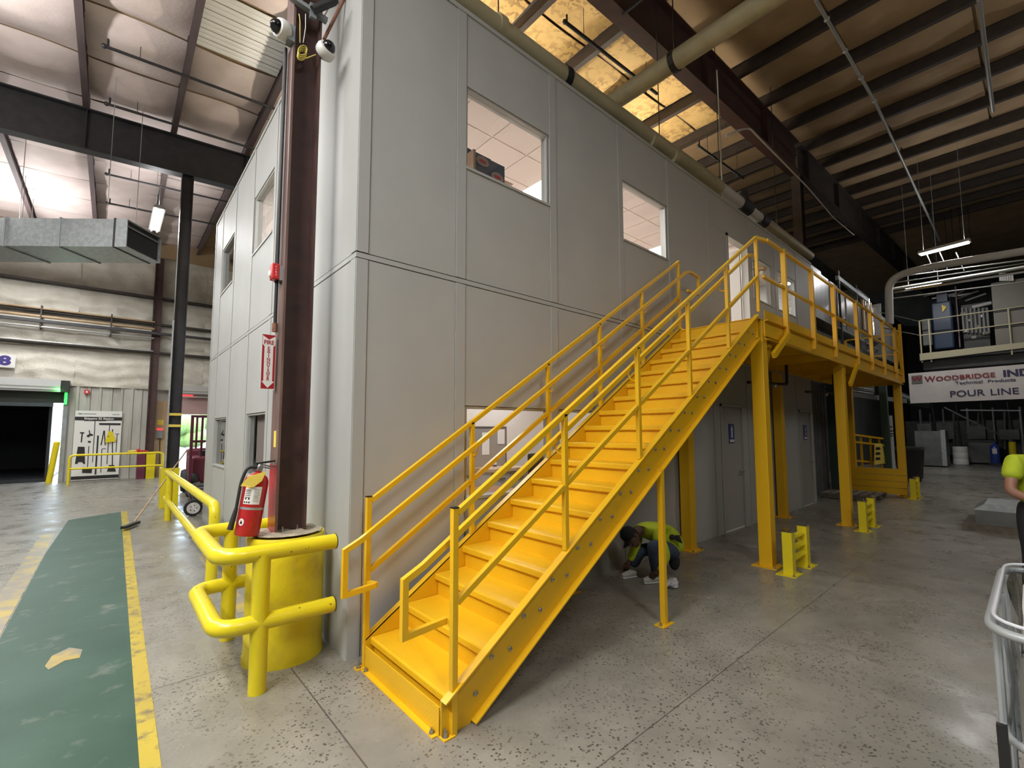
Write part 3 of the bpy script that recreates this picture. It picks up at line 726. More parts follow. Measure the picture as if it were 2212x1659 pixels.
# ------------------------------------------------------------------ platform
PF = thing('mezzanine_platform', 'yellow steel landing platform on square posts at the head of the stairs', 'platform', (9.4,-.65,0))
XE, DZ, YO = 14.05, 3.17, -1.27
B(XT,XE,YO,-.01,DZ-.012,DZ).build('deck_plate','diamond_plate',PF)
mb = MB(); mb.prism([(4.90,2.95),(XE,2.90),(XE,DZ-.012),(4.90,DZ-.012)], YO-.012, YO, lambda a,b,c:(a,c,b)); mb.build('edge_beam','stair_yellow',PF)
mb = MB().box(4.90,XE,YO-.055,YO-.012,DZ-.02,DZ-.012).box(4.90,XE,YO-.055,YO-.012,2.90,2.91); mb.build('beam_flange','stair_yellow',PF)
B(4.92,XE,YO-.006,YO,DZ,3.30).build('toe_board','stair_yellow',PF)
B(XE-.01,XE,YO,-.02,2.90,3.30).build('end_beam','stair_yellow',PF)
B(XT+.01,XT+.02,YO,-.02,2.90,DZ-.01).build('head_beam','stair_yellow',PF)
B(4.9,XE,-.06,-.02,2.92,DZ-.012).build('wall_beam','stair_yellow',PF)
for x in [5.6+1.2*i for i in range(8)]: B(x-.03,x+.03,YO,-.06,2.95,DZ-.012).build('joist','stair_yellow',PF)
for x, y, zt in ((4.91,-1.19,3.155),(8.62,-1.19,2.93),(13.96,-1.19,2.93),(4.91,-.12,2.95),(8.62,-.12,2.95),(13.96,-.12,2.95)):
    q = B(x-.08,x+.08,y-.08,y+.08,0,zt).build('support_post','post_yellow',PF,bevel=.01)
    B(x-.15,x+.15,y-.15,y+.15,0,.012).build('base_plate','post_yellow',q)
    for dx in (-.12,.12): anchor((x+dx,y-.12,.012),q)
for x, y in ((4.91,-1.19),(8.62,-1.19),(13.96,-1.19)):
    MB().prism([(0,2.45),(.28,2.95),(.40,2.95),(.0,2.25)], y-.01, y+.01, lambda a,b,c:(x+.08+a,c,b)).build('gusset','stair_yellow',PF)
BAR((5.05,YO-.05,2.70),(5.58,YO-.075,3.06),.05,.075,up=(0,0,1)).build('knee_brace','stair_yellow',PF)
BAR((8.75,YO-.05,2.55),(9.25,YO-.075,2.98),.05,.075,up=(0,0,1)).build('knee_brace','stair_yellow',PF)
pr = sub('guard_rail', PF); yr = YO-.045; RZ = 4.255
for i, x in enumerate((5.60,6.80,7.98,9.50,10.68,11.90,13.2)):
    q = B(x-.032,x+.032,yr-.03,yr-.022,2.99,RZ+.03).build('post','post_yellow',pr); 
    MB().box(x-.032,x-.024,yr-.022,yr+.03,2.99,RZ+.02).build('post_web','post_yellow',pr)
    for z in (3.02,3.07): MB().lathe([(.011,0),(.011,.006),(0,.008)],8,(x,yr-.03,z),Matrix.Rotation(R_(90),3,'X')).build('bolt','bolt_steel',pr)
BAR((4.80,YR-.022,topz(4.8)),(5.05,yr,RZ),PT,PT).build('top_rail','stair_yellow',pr)
for z in (RZ, 3.72): BAR((5.0 if z == RZ else 4.82,yr,z),(XE,yr,z),PT,PT).build('top_rail' if z == RZ else 'mid_rail','stair_yellow',pr)
for z in (RZ, 3.72): BAR((XE-.02,yr,z),(XE-.02,-.1,z),PT,PT).build('top_rail' if z == RZ else 'mid_rail','stair_yellow',pr)
for y in (yr,-.1): B(XE-.04,XE,y-.03,y+.03,2.95,RZ+.25 if y == yr else RZ).build('post','post_yellow',pr)
BAR((XE-.02,yr,4.45),(13.2,yr,3.2),.05,.05).build('gate_brace','post_yellow',pr); BAR((XE-.02,yr,3.2),(13.3,yr,4.3),.05,.05).build('gate_brace','post_yellow',pr)

# ------------------------------------------------------------------ column guards (post protectors)
def column_guard(x0, x1, y, label, x_h=.50):
    g = thing('column_guard', label, 'barrier', ((x0+x1)/2,y,0), 'yellow column guards')
    for x in (x0, x1):
        q = B(x-.055,x+.055,y-.055,y+.055,0,x_h).build('post','safety_yellow',g,bevel=.004)
        B(x-.06,x+.06,y-.06,y+.06,x_h,x_h+.022).build('cap','chrome',q,bevel=.003); MB().ball((x+.02,y-.02,x_h+.03),.015,8,6).build('cap_bolt','chrome',q)
        B(x-.14,x+.14,y-.11,y+.11,0,.012).build('base_plate','safety_yellow',q)
        for dx in (-.11,.11): anchor((x+dx,y-.08,.012),q)
    for k in range(3):
        z = .11+.125*k
        prof = [(0,0),(.03,.02),(.055,.045),(.03,.07),(0,.09),(-.012,.09),(.018,.068),(.040,.045),(.018,.022),(-.012,0)]
        MB().prism(prof, x0+.05, x1-.05, lambda a,b,c: (c, y-a*.6, z+b)).build('rail_beam','safety_yellow',g)
column_guard(4.73,5.26,-1.50,'yellow column guard with shiny caps beside the first platform post')
column_guard(8.22,8.82,-1.51,'yellow column guard with shiny caps beside the second platform post')
column_guard(13.45,14.0,-1.45,'yellow column guard beside the last platform post')
# ------------------------------------------------------------------ brown corner column, its drum and fittings
c_ = thing('steel_column', 'brown steel column rising from the yellow concrete drum at the office corner', 'column', (-.31,.51,.9))
ztop = girder_z(-.3)+.01
for nm, x, m_ in (('flange',-.415,'brown_steel_lit'),('flange',-.205,'brown_steel')): B(x-.009,x+.009,.40,.62,.88,ztop).build(nm, m_, c_)
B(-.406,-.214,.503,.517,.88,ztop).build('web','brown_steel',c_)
B(-.4255,-.4235,.40,.62,.92,1.46).build('red_paint_band','ext_red',c_)
B(-.44,-.18,.36,.66,.91,.925).build('base_plate','brown_steel',c_)
for x, y in ((-.36,.44),(-.25,.44)): anchor((x,y,.925),c_,.05,.011)
B(-.4275,-.4235,.46,.52,1.60,1.73).build('caution_sticker','tag_yellow',c_)
d_ = thing('concrete_drum', 'yellow painted round concrete drum cast around the brown column base', 'drum', (-.32,.46,0))
def fd(mb):
    mb.lathe([(.285,0),(.282,.03),(.275,.10),(.275,.86),(.279,.905),(.270,.925),(.255,.918)],40,(-.32,.46,0)); return mb
fd(MB()).build('shell','drum_yellow',d_,smooth=True)
mb = MB().grid(12,12,lambda u,v: (-.32+.25*(2*u-1)*math.sqrt(max(0,1-(2*v-1)**2/2)), .46+.25*(2*v-1)*math.sqrt(max(0,1-(2*u-1)**2/2)), .938+.012*math.sin(u*17)*math.sin(v*13)))
mb.build('mortar_fill','sand_fill',d_,smooth=True)
# pipe guard rails
def pipe_rail(label, path, zs, posts, caps=(), r=.055, group='yellow pipe guard rails', corner=.15):
    g = thing('pipe_guardrail', label, 'guard rail', (path[0][0],path[0][1],0), group)
    for z in zs: TUBE(rounded([(x,y,z) for x,y in path], corner, 6), r, 14).build('rail','chipped_yellow',g,smooth=True)
    for (x,y,h) in posts: TUBE([(x,y,0),(x,y,h)], r, 14).build('post','chipped_yellow',g,smooth=True)
    for (x,y,z,dx) in caps: TUBE([(x,y,z),(x+dx,y,z)], r+.002, 14).build('end_cap','black',g)
    return g
pipe_rail('yellow pipe guard rail bent around the yellow drum at the office corner', [(-.115,-.02),(-.84,-.02),(-.84,1.04),(-.115,1.04)], (.905,.45),
          [(-.60,-.02,.90),(-.60,1.04,.90)], [(-.117,-.02,.905,.006),(-.117,-.02,.45,.006)])
g = thing('pipe_guardrail', 'long yellow pipe guard rail along the office side wall', 'guard rail', (-.5,2.6,0), 'yellow pipe guard rails')
TUBE(rounded([(-.5,8.4,.905),(-.5,2.58,.905),(-.51,2.58,0)],.14,6),.055,14).build('rail','chipped_yellow',g,smooth=True)
TUBE([(-.5,8.6,.36),(-.5,2.62,.36)],.052,14).build('rail','chipped_yellow',g,smooth=True)
TUBE([(-.5,7.9,0),(-.5,7.9,.87)],.055,14).build('post','chipped_yellow',g,smooth=True)
g = thing('pipe_guardrail', 'yellow tube guard rail before the shipping tool board', 'guard rail', (-1.2,18,0), 'yellow pipe guard rails')
TUBE(rounded([(-2.40,18,0),(-2.40,18,.97),(.05,18,.99),(.05,18,0)],.14,6),.038,10).build('rail','safety_yellow',g,smooth=True)
TUBE([(-2.38,18,.52),(.05,18,.52)],.034,10).build('rail','safety_yellow',g,smooth=True)

# fire extinguisher
ex = thing('fire_extinguisher', 'red fire extinguisher with yellow tag hung tilted on the brown column', 'fire extinguisher', (-.61,.42,.95))
bot = Vector((-.612,.42,.95)); axv = Vector((.055,0,.41)).normalized(); yv = Vector((0,1,0)); xv = yv.cross(axv)
EM = Matrix((xv,yv,axv)).transposed()
def E(x,y,z): return bot + EM @ Vector((x,y,z))
R0 = .083
MB().lathe([(.070,0),(.080,.006),(R0,.03),(R0,.385),(.080,.41),(.066,.438),(.040,.458),(.022,.466),(.022,.485)],32,bot,EM).build('cylinder','ext_red',ex,smooth=True)
def patch(name, a0, a1, z0, z1, mat_, parent, r=R0+.0012, n=8):
    return MB().grid(n,1,lambda u,v: E(r*math.cos(R_(a0+(a1-a0)*u)), r*math.sin(R_(a0+(a1-a0)*u)), z0+(z1-z0)*v)).build(name, mat_, parent, smooth=True)
lb = patch('instruction_label', 212, 290, .235, .365, 'white_gloss', ex)
patch('label_heading', 214, 250, .352, .361, 'tag_yellow', lb, R0+.002)
for i in range(5): patch('label_print', 216, 243, .335-.013*i, .339-.013*i, 'black', lb, R0+.002)
for i in range(9): patch('label_print', 256, 286-(i*7)%9, .345-.011*i, .348-.011*i, 'grey_box' if i != 5 else 'black', lb, R0+.002)
for i in range(3): patch('label_icon', 216+i*11, 223+i*11, .243, .255, 'black', lb, R0+.002)
for i in range(2): patch('label_icon', 219+i*15, 226+i*15, .268, .281, 'black', lb, R0+.002)
patch('clamp_band', 195, 345, .195, .212, 'galvanized', ex)
mb = MB(); pv = []
for k in range(16):
    an = 2*math.pi*k/16; pv.append(E((R0+.002)*math.cos(R_(222)+.24*math.cos(an)), (R0+.002)*math.sin(R_(222)+.24*math.cos(an)), .105+.026*math.sin(an)))
st_ = mb.add(pv,[tuple(range(16))]).build('round_sticker','white_gloss',ex)
patch('sticker_mark', 217, 227, .092, .108, 'black', st_, R0+.003); patch('sticker_mark', 218.5, 222, .108, .118, 'ext_red', st_, R0+.003)
vh = MB().lathe([(.024,.480),(.026,.50),(.020,.52),(.016,.535),(0,.538)],14,bot,EM).build('valve','bolt_steel',ex,smooth=True)
MB().bar(E(-.03,0,.530),E(.10,-.01,.565),.028,.014).build('carry_handle','black',vh); MB().bar(E(-.01,0,.515),E(.10,-.01,.50),.022,.010).build('squeeze_lever','bolt_steel',vh)
MB().bar(E(.0,.0,.53),E(.14,.0,.51),.008,.008).build('hanger_loop','bolt_steel',vh)
hs = TUBE(rounded([E(-.02,-.01,.505),E(-.085,-.03,.50),E(-.108,-.03,.40),E(-.104,-.02,.15),E(-.112,-.02,.10)],.05,5),.011,10).build('hose','rubber',ex,smooth=True)
TUBE([E(-.104,-.02,.20),E(-.110,-.02,.13),E(-.118,-.02,.045)],[.013,.018,.021],10).build('nozzle','rubber',hs,smooth=True)
MB().add([E(-.075,-.085,.44),E(.035,-.088,.485),E(.015,-.092,.41),E(-.03,-.094,.365),E(-.118,-.092,.365),E(-.11,-.088,.385)],[(0,1,2,3,4,5)]).build('inspection_tag','tag_yellow',ex)
TUBE([(-.48,.44,1.455),(-.425,.47,1.455),(-.425,.47,1.50)],.006,6).build('wall_hook','bolt_steel',ex)

# FIRE EXTINGUISHER sign
sg = thing('fire_sign', 'white and red vertical fire extinguisher arrow sign on the brown column', 'sign', (-.49,.5,2.06))
SX0, SX1, SZ1, SH = -.546, -.440, 2.505, .445
def sp_(s, t_, y): return (SX0+(SX1-SX0)*s, y, SZ1-SH*t_)
B(SX0,SX1,.498,.500,SZ1-SH,SZ1).build('plate','white_gloss',sg); B(SX1-.002,SX1,.498,.56,SZ1-SH,SZ1-.01).build('mounting_flange','white_gloss',sg)
rd = MB().add([sp_(*q,.4972) for q in ((.05,.012),(.95,.012),(.95,.988),(.05,.988))],[(3,2,1,0)]).build('red_field','sign_red',sg)
ar = [(.07,.03),(.5,.10),(.93,.03),(.93,.19),(.80,.225),(.80,.855),(.93,.86),(.5,.975),(.07,.855),(.2,.855),(.2,.225),(.07,.19)]
MB().add([sp_(*q,.4966) for q in ar],[tuple(range(11,-1,-1))]).build('white_arrow','white_gloss',sg)
text('fire_lettering','FIRE',sp_(.5,.155,.4962),((1,0,0),(0,0,1)),.047,'sign_red',sg,off=.0012,sx=.86,ext=.0003)
for i, ch in enumerate('EXTINGUISHER'): text('sign_letter',ch,sp_(.5,.255+.0515*i,.4962),((1,0,0),(0,0,1)),.031,'sign_red',sg,off=.0008,sx=1.1,ext=.0003)

# strobe horn
sb = thing('alarm_strobe', 'red fire alarm strobe on the brown column above the arrow sign', 'alarm', (-.45,.5,3.0))
B(-.50,-.445,.455,.545,2.955,3.085).build('horn_body','alarm_red',sb,bevel=.008)
MB().ball((-.505,.50,3.00),(.014,.02,.03),10,8).build('strobe_lens','white_gloss',sb,smooth=True)
B(-.446,-.424,.45,.55,2.95,3.07).build('back_box','grey_box',sb)
for i, ch in enumerate('FIRE'): text('strobe_letter',ch,(-.472,.4545,3.055-.022*i),((1,0,0),(0,0,1)),.02,'white',sb,ext=.0003)
cd = thing('conduit', 'thin black conduits strapped to the brown column', 'conduit', (-.44,.53,2.56))
for dx, z0 in ((0,2.60),(.022,2.95)): TUBE([(-.455+dx*.2,.50+dx*2,z0),(-.452+dx*.2,.50+dx*2,4.98)],.013,8).build('conduit_run','black',cd,smooth=True)
TUBE([(-.455,.50,2.53),(-.455,.50,2.60)],.022,8).build('coupling','rust',cd,smooth=True)
# dome and bullet cameras on a bracket
def dome_cam(c0, direction, label):
    o = thing('dome_camera', label, 'camera', c0, 'white dome cameras on the brown column')
    d = Vector(direction).normalized(); q = d.to_track_quat('Z','Y').to_matrix()
    MB().lathe([(.070,-.035),(.078,-.02),(.080,.02),(.070,.045),(.056,.05)],24,c0,q).build('housing','cam_white',o,smooth=True)
    MB().lathe([(.056,.045),(.052,.068),(.036,.092),(.014,.104),(0,.106)],24,c0,q).build('lens_dome','black_gloss',o,smooth=True)
    return o, d
o, d = dome_cam((-.50,.42,5.06),(-1,-.35,-.15),'white dome camera facing the dock side of the brown column')
B(-.47,-.415,.38,.47,4.98,5.12).build('mount_box','grey_box',o)
o, d = dome_cam((-.175,.36,5.02),(.25,-.9,.35),'white dome camera tilted up beside the office corner')
B(-.21,-.15,.36,.42,4.98,5.08).build('mount_box','grey_box',o)
br = thing('camera_bracket', 'grey channel bracket with a black bullet camera on the brown column', 'bracket', (-.3,.38,5.4))
p_, q_ = UY(.38,628,-6), UY(.38,706,46)
MB().bar(p_,q_,.05,.035).build('channel','galv_dull',br)
bc = TUBE([UY(.33,676,22),UY(.28,722,2)],.034,12).build('bullet_camera','black',br,smooth=True); TUBE([UY(.28,722,2),UY(.275,727,0)],.028,12).build('lens','black_gloss',bc)
MB().bar(UY(.36,676,40),UY(.36,676,10),.03,.05).build('camera_mount','grey_box',br)
cb = thing('cable_coil', 'yellow cable coil hanging below the camera bracket', 'cable', UY(.39,655,110))
k0 = UY(.385,653,110)
for j in range(4): TUBE([k0+Vector((.03*math.cos(a*.3927)+.03*math.sin(a*.3927)*.6, .006*j-.01, .05*math.sin(a*.3927)-.012*j)) for a in range(16)],.004,5,closed=True).build('cable_loop','wire_yellow',cb)
TUBE([UY(.385,648,92),UY(.385,648,45),UY(.385,646,30)],.004,5).build('cable_drop','wire_yellow',cb); TUBE([UY(.385,655,92),UY(.385,660,60),UY(.385,660,30)],.0035,5).build('cable_drop','white',cb); TUBE([k0+Vector((.03,0,-.05)),UY(.36,682,118)],.004,5).build('cable_drop','wire_yellow',cb)
tag(TUBE([UY(.40,700,85),UY(.40,747,-10)],.014,8).build('conduit','rust',None,smooth=True),'thin brown conduit slanting up beside the tilted dome camera','conduit')

# ------------------------------------------------------------------ far black column and its wrap
bk = thing('steel_column', 'slim black steel column standing in a yellow wrap at the end of the walkway', 'column', (-.29,10.2,0))
for x in (-.40,-.18): B(x-.009,x+.009,10.09,10.31,0,girder_z(-.3)).build('flange','black_steel',bk)
B(-.40,-.18,10.19,10.21,0,girder_z(-.3)).build('web','black_steel',bk)
for z in (1.85,2.12): B(-.415,-.165,10.075,10.09,z,z+.06).build('yellow_tape','tag_yellow',bk)
B(-.44,-.41,10.06,10.10,.4,4.4).build('conduit_run','galvanized',bk)
yw = thing('column_wrap', 'yellow sheet wrap boxed around the foot of the black column', 'barrier', (-.33,10.1,0))
for a in ((-.51,-.17,9.84,9.86),(-.51,-.49,9.86,10.45),(-.19,-.17,9.86,10.45)): B(*a,0,.9).build('side_sheet','safety_yellow',yw)
# push broom leaning on the wrap
bm_ = thing('push_broom', 'push broom with wooden handle leaning toward the black column', 'broom', (-1.02,7.55,0))
t0 = UZ(.07,290,1128); t1 = UY(9.8,404,972)
TUBE([t0,t1],.014,8).build('handle','wood',bm_,smooth=True)
hd = MB().bar(UZ(.06,266,1140),UZ(.06,298,1128),.08,.045).build('head_block','black',bm_)
a0v, b0v = UZ(.02,266,1140), UZ(.02,298,1128)
for k in range(7):
    p_ = a0v.lerp(b0v,(k+.5)/7); MB().box(p_.x-.03,p_.x+.03,p_.y-.03,p_.y+.03,0,.045).build('bristle_tuft','rubber',hd)
# wheeled engine cart and forklift in the far opening
ec = thing('engine_cart', 'black engine cart with a white rimmed wheel behind the office corner', 'cart', (-.02,8.25,0))
wl_ = MB().lathe([(.10,-.045),(.155,-.04),(.165,0),(.155,.04),(.10,.045)],24,(-.07,8.15,.165),Matrix.Rotation(R_(90),3,'X')).build('tire','rubber',ec,smooth=True)
MB().lathe([(.03,-.05),(.115,-.045),(.12,-.03)],20,(-.07,8.15,.165),Matrix.Rotation(R_(-90),3,'X')).build('rim','white',wl_,smooth=True)
for k in range(5): MB().ball((-.07+.055*math.cos(k*1.2566),8.098,.165+.055*math.sin(k*1.2566)),.011,6,5).build('lug_nut','black',wl_)
TUBE([(-.07,8.15,.165),(.55,8.3,.165)],.02,8).build('axle','black',ec)
B(-.10,.6,8.25,8.75,.22,.30).build('bed','black_steel',ec); B(.0,.55,8.3,8.7,.30,.62).build('engine_block','machine_dark',ec,bevel=.02)
for k in range(5): B(.0,.55,8.285,8.30,.34+.05*k,.36+.05*k).build('cooling_fin','grey_box',ec)
TUBE(rounded([(-.08,8.3,.30),(-.16,8.25,.45),(-.12,8.3,.62),(.05,8.4,.66)],.06,4),.014,7).build('exhaust_pipe','bolt_steel',ec,smooth=True)
fk = thing('forklift', 'maroon forklift with open mast standing in the bright dock opening', 'forklift', (.7,12.2,0))
B(.25,1.5,11.6,12.9,.35,1.05).build('chassis','forklift_red',fk,bevel=.05); B(.3,1.5,12.9,13.5,.3,1.25).build('counterweight','forklift_red',fk,bevel=.08)
for y in (11.75,13.0):
    MB().lathe([(.16,-.12),(.30,-.12),(.33,-.06),(.33,.06),(.30,.12),(.16,.12)],22,(.28,y,.33),Matrix.Rotation(R_(90),3,'Y')).build('tyre','rubber',fk,smooth=True)
for x in (.16,.78): B(x,x+.06,11.35,11.47,.1,2.18).build('mast_rail','maroon',fk)
for z in (.3,1.45,2.12): B(.16,.84,11.36,11.42,z,z+.06).build('mast_crossbar','maroon',fk)
for x in (.2,.7): B(x,x+.1,10.6,11.36,.08,.12).build('fork','black_steel',fk)
B(.5,1.3,12.2,12.7,1.05,1.2).build('seat','rubber',fk); B(.45,1.4,11.9,13.1,2.15,2.2).build('overhead_guard','maroon',fk)
for x,y in ((.48,11.95),(1.36,11.95),(.48,13.05),(1.36,13.05)): B(x-.025,x+.025,y-.025,y+.025,1.05,2.16).build('guard_leg','maroon',fk)

# ------------------------------------------------------------------ dock wall fittings
dk = struct('door_4', 'open dock doorway with a dark trailer backed against it', (-5.6,19.5,0))
B(-2.72,-2.60,19.36,19.48,0,3.42).build('jamb_track','galv_dull',dk); B(-9.0,-8.88,19.36,19.48,0,3.42).build('jamb_track','galv_dull',dk)
B(-8.9,-2.6,19.5,19.75,2.78,3.42).build('header','dark_wall',dk)
cl = sub('shutter_coil', dk)
for k in range(10):
    a = 2*math.pi*k/10; B(-8.9,-2.8,19.2+.17*math.cos(a)-.05,19.2+.17*math.cos(a)+.05,3.36+.17*math.sin(a)-.05,3.36+.17*math.sin(a)+.05).build('shutter_slat','shutter_silver',cl)
B(-2.80,-2.58,19.05,19.36,3.15,3.55).build('coil_bracket','black',dk)
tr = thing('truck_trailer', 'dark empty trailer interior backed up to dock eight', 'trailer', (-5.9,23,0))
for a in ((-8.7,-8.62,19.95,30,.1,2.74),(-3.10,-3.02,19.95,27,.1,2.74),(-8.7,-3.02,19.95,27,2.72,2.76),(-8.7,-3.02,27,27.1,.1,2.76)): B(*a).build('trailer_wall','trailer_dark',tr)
B(-3.02,-3.01,20.0,27.1,.1,2.76).build('outer_skin','white',tr); B(-8.7,-3.02,19.95,27,-.02,.12).build('trailer_floor','trailer_dark',tr)  # white outer skin added to make the daylight gap look bright
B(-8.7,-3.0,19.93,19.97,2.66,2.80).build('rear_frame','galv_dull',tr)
for z in (.55,1.0,1.45,1.9): B(-3.55,-3.3,26.9,26.98,z,z+.06).build('reflection_bar','galv_dull',tr)  # pale bars stand in for light strips reflected inside the trailer
gl_ = thing('signal_light', 'glowing green dock signal light on the door track', 'signal light', (-2.66,19.3,2.9))
B(-2.70,-2.63,19.28,19.35,2.72,3.14).build('lens','green_lamp',gl_); B(-2.71,-2.62,19.34,19.37,2.70,3.16).build('backplate','black',gl_)
ld = bpy.data.lights.new('signal_glow','POINT'); ld.energy = 6; ld.color = (.1,1,.15); ld.shadow_soft_size = .05
lo = bpy.data.objects.new('signal_glow',ld); COL.objects.link(lo); lo.location = (-2.85,18.95,3.2); lo.parent = gl_; lo.matrix_parent_inverse = Matrix.Translation(-gl_.location)
ns = thing('dock_number_sign', 'white dock number sign with a dark blue 8', 'sign', (-4.3,19.2,3.9))
B(-4.95,-3.92,19.18,19.20,3.90,4.34).build('plate','white',ns); B(-4.92,-3.95,19.176,19.18,3.93,4.31).build('inner_panel','white_gloss',ns)
text('number','8',(-4.16,19.17,4.115),((1,0,0),(0,0,1)),.42,'sign_blue_ink',ns,off=.022,sx=1.25,ext=.002)
bo = thing('bollard', 'leaning yellow bollard beside the dark trailer', 'bollard', (-2.9,19.2,0))
TUBE([(-2.93,19.2,0),(-2.80,19.2,1.38)],.085,12).build('pipe','chipped_yellow',bo,smooth=True); MB().ball((-2.80,19.2,1.38),(.085,.085,.05),12,6).build('dome_cap','safety_yellow',bo,smooth=True)
fa = thing('alarm_pull', 'small red alarm box on the ribbed dock wall', 'alarm', (-2.14,19.4,3.15))
B(-2.21,-2.07,19.36,19.44,3.13,3.27).build('case','alarm_red',fa); B(-2.165,-2.115,19.35,19.36,3.17,3.23).build('lens','white',fa)
# shipping tool board
sbz = lambda zu, zv, y: UY(y, zu/5.183, 740+zv/5.183)
tb = thing('tool_board', 'white shadow board with black tool outlines on the ribbed dock wall', 'board', (-1.76,19.4,.05))
cs = [sbz(u,v,19.40) for u,v in ((803,1525),(1310,1518),(1372,768),(860,763))]
x0_, x1_ = -2.40,-1.13
B(x0_,x1_,19.40,19.43,.02,2.52).build('panel','white_gloss',tb)
B(x0_,x1_,19.396,19.40,.05,.17).build('foot_stripe','black',tb); hb = B(x0_,x1_,19.396,19.40,2.17,2.30).build('header_stripe','black',tb)
text('board_title','Shipping 5S Station',(-1.76,19.392,2.235),((1,0,0),(0,0,1)),.105,'white_gloss',tb,off=.002)
B(x0_+.08,x0_+.18,19.396,19.40,2.38,2.43).build('logo_mark','grey_box',tb); B(x0_+.2,x0_+.55,19.396,19.40,2.39,2.42).build('logo_text','grey_box',tb); B(x1_-.28,x1_-.08,19.396,19.40,2.38,2.41).build('logo_text','grey_box',tb)
def sil(name, pts): 
    P_ = [sbz(u,v,19.395) for u,v in pts]
    MB().prism([(p.x,p.z) for p in P_],19.389,19.399,lambda a,b,c:(a,c,b)).build(name,'black',tb)
def stroke(name, a, b, w_): MB().bar(sbz(*a,19.394),sbz(*b,19.394),w_,.008,up=(0,1,0)).build(name,'black',tb)
stroke('squeegee_outline',(940,870),(1190,872),.045); stroke('squeegee_handle_outline',(1065,872),(1035,1340),.02)
sil('sweeper_outline',[(1110,900),(1350,903),(1350,925),(1110,922)]); stroke('sweeper_handle_outline',(1228,920),(1196,1360),.022)
stroke('hammer_outline',(895,1010),(943,1012),.05); stroke('hammer_handle_outline',(920,1015),(910,1118),.035)
sil('brush_outline',[(992,983),(1006,983),(1010,1015),(1040,1030),(1040,1045),(1008,1042),(995,1060),(970,1055),(975,1035),(1000,1025)])
sil('scraper_outline',[(985,1100),(1018,1102),(1016,1122),(983,1120)])
stroke('pole_outline',(1098,1040),(1068,1478),.045); stroke('tong_outline',(1165,985),(1130,1150),.03); stroke('tong_outline',(1168,985),(1178,1150),.03)
stroke('scoop_handle_outline',(1260,970),(1258,1380),.03); sil('scoop_outline',[(1222,1370),(1280,1372),(1298,1445),(1196,1445)])
stroke('rod_outline',(995,1160),(978,1400),.022); sil('pan_outline',[(920,1395),(1035,1398),(1025,1462),(918,1460)]); stroke('hook_outline',(1140,1195),(1128,1455),.022); stroke('hook_outline',(1140,1190),(1188,1188),.022)
stroke('tee_outline',(1290,1024),(1335,1024),.02); stroke('tee_handle_outline',(1312,1024),(1298,1225),.022)
sil('floor_sign_outline',[(872,1165),(948,1168),(952,1360),(932,1360),(922,1340),(878,1338),(865,1360),(838,1358)])
cn = thing('caution_sign', 'folded yellow caution floor sign hanging on the tool board', 'sign', tuple(sbz(1235,1120,19.36)))
P1 = [sbz(u,v,19.36) for u,v in ((1215,993),(1232,995),(1248,1100),(1235,1118),(1182,1118),(1176,1105))]
MB().prism([(p.x,p.z) for p in P1],19.33,19.35,lambda a,b,c:(a,c,b)).build('front_leaf','safety_yellow',cn)
P2 = [sbz(u,v,19.36) for u,v in ((1225,993),(1258,995),(1296,1090),(1285,1112),(1245,1112))]
MB().prism([(p.x,p.z) for p in P2],19.355,19.375,lambda a,b,c:(a,c,b)).build('rear_leaf','safety_yellow',cn)
P3 = [sbz(u,v,19.32) for u,v in ((1205,1045),(1222,1045),(1214,1062))]; MB().prism([(p.x,p.z) for p in P3],19.322,19.33,lambda a,b,c:(a,c,b)).build('warning_mark','black',cn)
# bins and odds along the dock wall
for nm, u0, u1, m_, lb in (('waste_bin',293,312,'maroon','maroon waste bin behind the tube guard rail'),('waste_bin',313,333,'safety_yellow','yellow waste bin behind the tube guard rail')):
    a, b_ = UY(18.9,u0,1030).x, UY(18.9,u1,1030).x; o = thing(nm, lb, 'bin', ((a+b_)/2,18.9,0))
    MB().prism([(a+.01,0),(b_-.01,0),(b_,.92),(a,.92)],18.7,19.1,lambda u,v,c:(u,c,v)).build('body',m_,o); B(a-.01,b_+.01,18.69,19.11,.92,.97).build('lid',m_,o)
gv = thing('work_gloves', 'yellow and red rags heaped on the bin tops', 'rags', (-.7,18.9,.97))
for q, r_, m_ in (((-.78,18.85,1.02),(.16,.1,.06),'tag_yellow'),((-.52,18.9,1.02),(.2,.12,.05),'alarm_red'),((-.63,18.85,1.05),(.07,.07,.07),'alarm_red')): MB().ball(q,r_,10,7).build('rag',m_,gv,smooth=True)
pw = thing('plywood_panel', 'bare plywood panel beside the brown wall column', 'panel', (.1,19.42,0))
B(-.13,.34,19.40,19.43,0,2.95).build('sheet','plywood',pw); B(-.18,-.14,19.34,19.42,0,3.4).build('edge_channel','galv_dull',pw); B(.36,.62,19.30,19.48,0,2.5).build('door_jamb','galv_dull',pw)
cx_ = thing('dock_control_box', 'grey dock control box with a red light on the plywood panel', 'control box', (-.02,19.36,1.55))
B(-.10,.10,19.30,19.40,1.50,1.80).build('case','grey_box',cx_); B(-.09,.09,19.29,19.30,1.81,1.88).build('status_light','red_lamp',cx_); B(-.09,.11,19.38,19.40,2.02,2.22).build('warning_label','tag_yellow',cx_)
TUBE(rounded([(.03,19.36,1.5),(.03,19.36,1.2),(.06,19.38,.5)],.05,4),.012,6).build('cable','black',cx_)
h2 = struct('door_5', 'second dock doorway open to bright daylight', (1.9,19.5,0))
B(.62,3.3,19.5,19.74,2.46,3.42).build('header','pink_wall',h2)
for k in range(8):
    a = 2*math.pi*k/8; B(.62,3.3,19.2+.13*math.cos(a)-.045,19.2+.13*math.cos(a)+.045,3.42+.13*math.sin(a)-.045,3.42+.13*math.sin(a)+.045).build('shutter_slat','shutter_silver',h2)
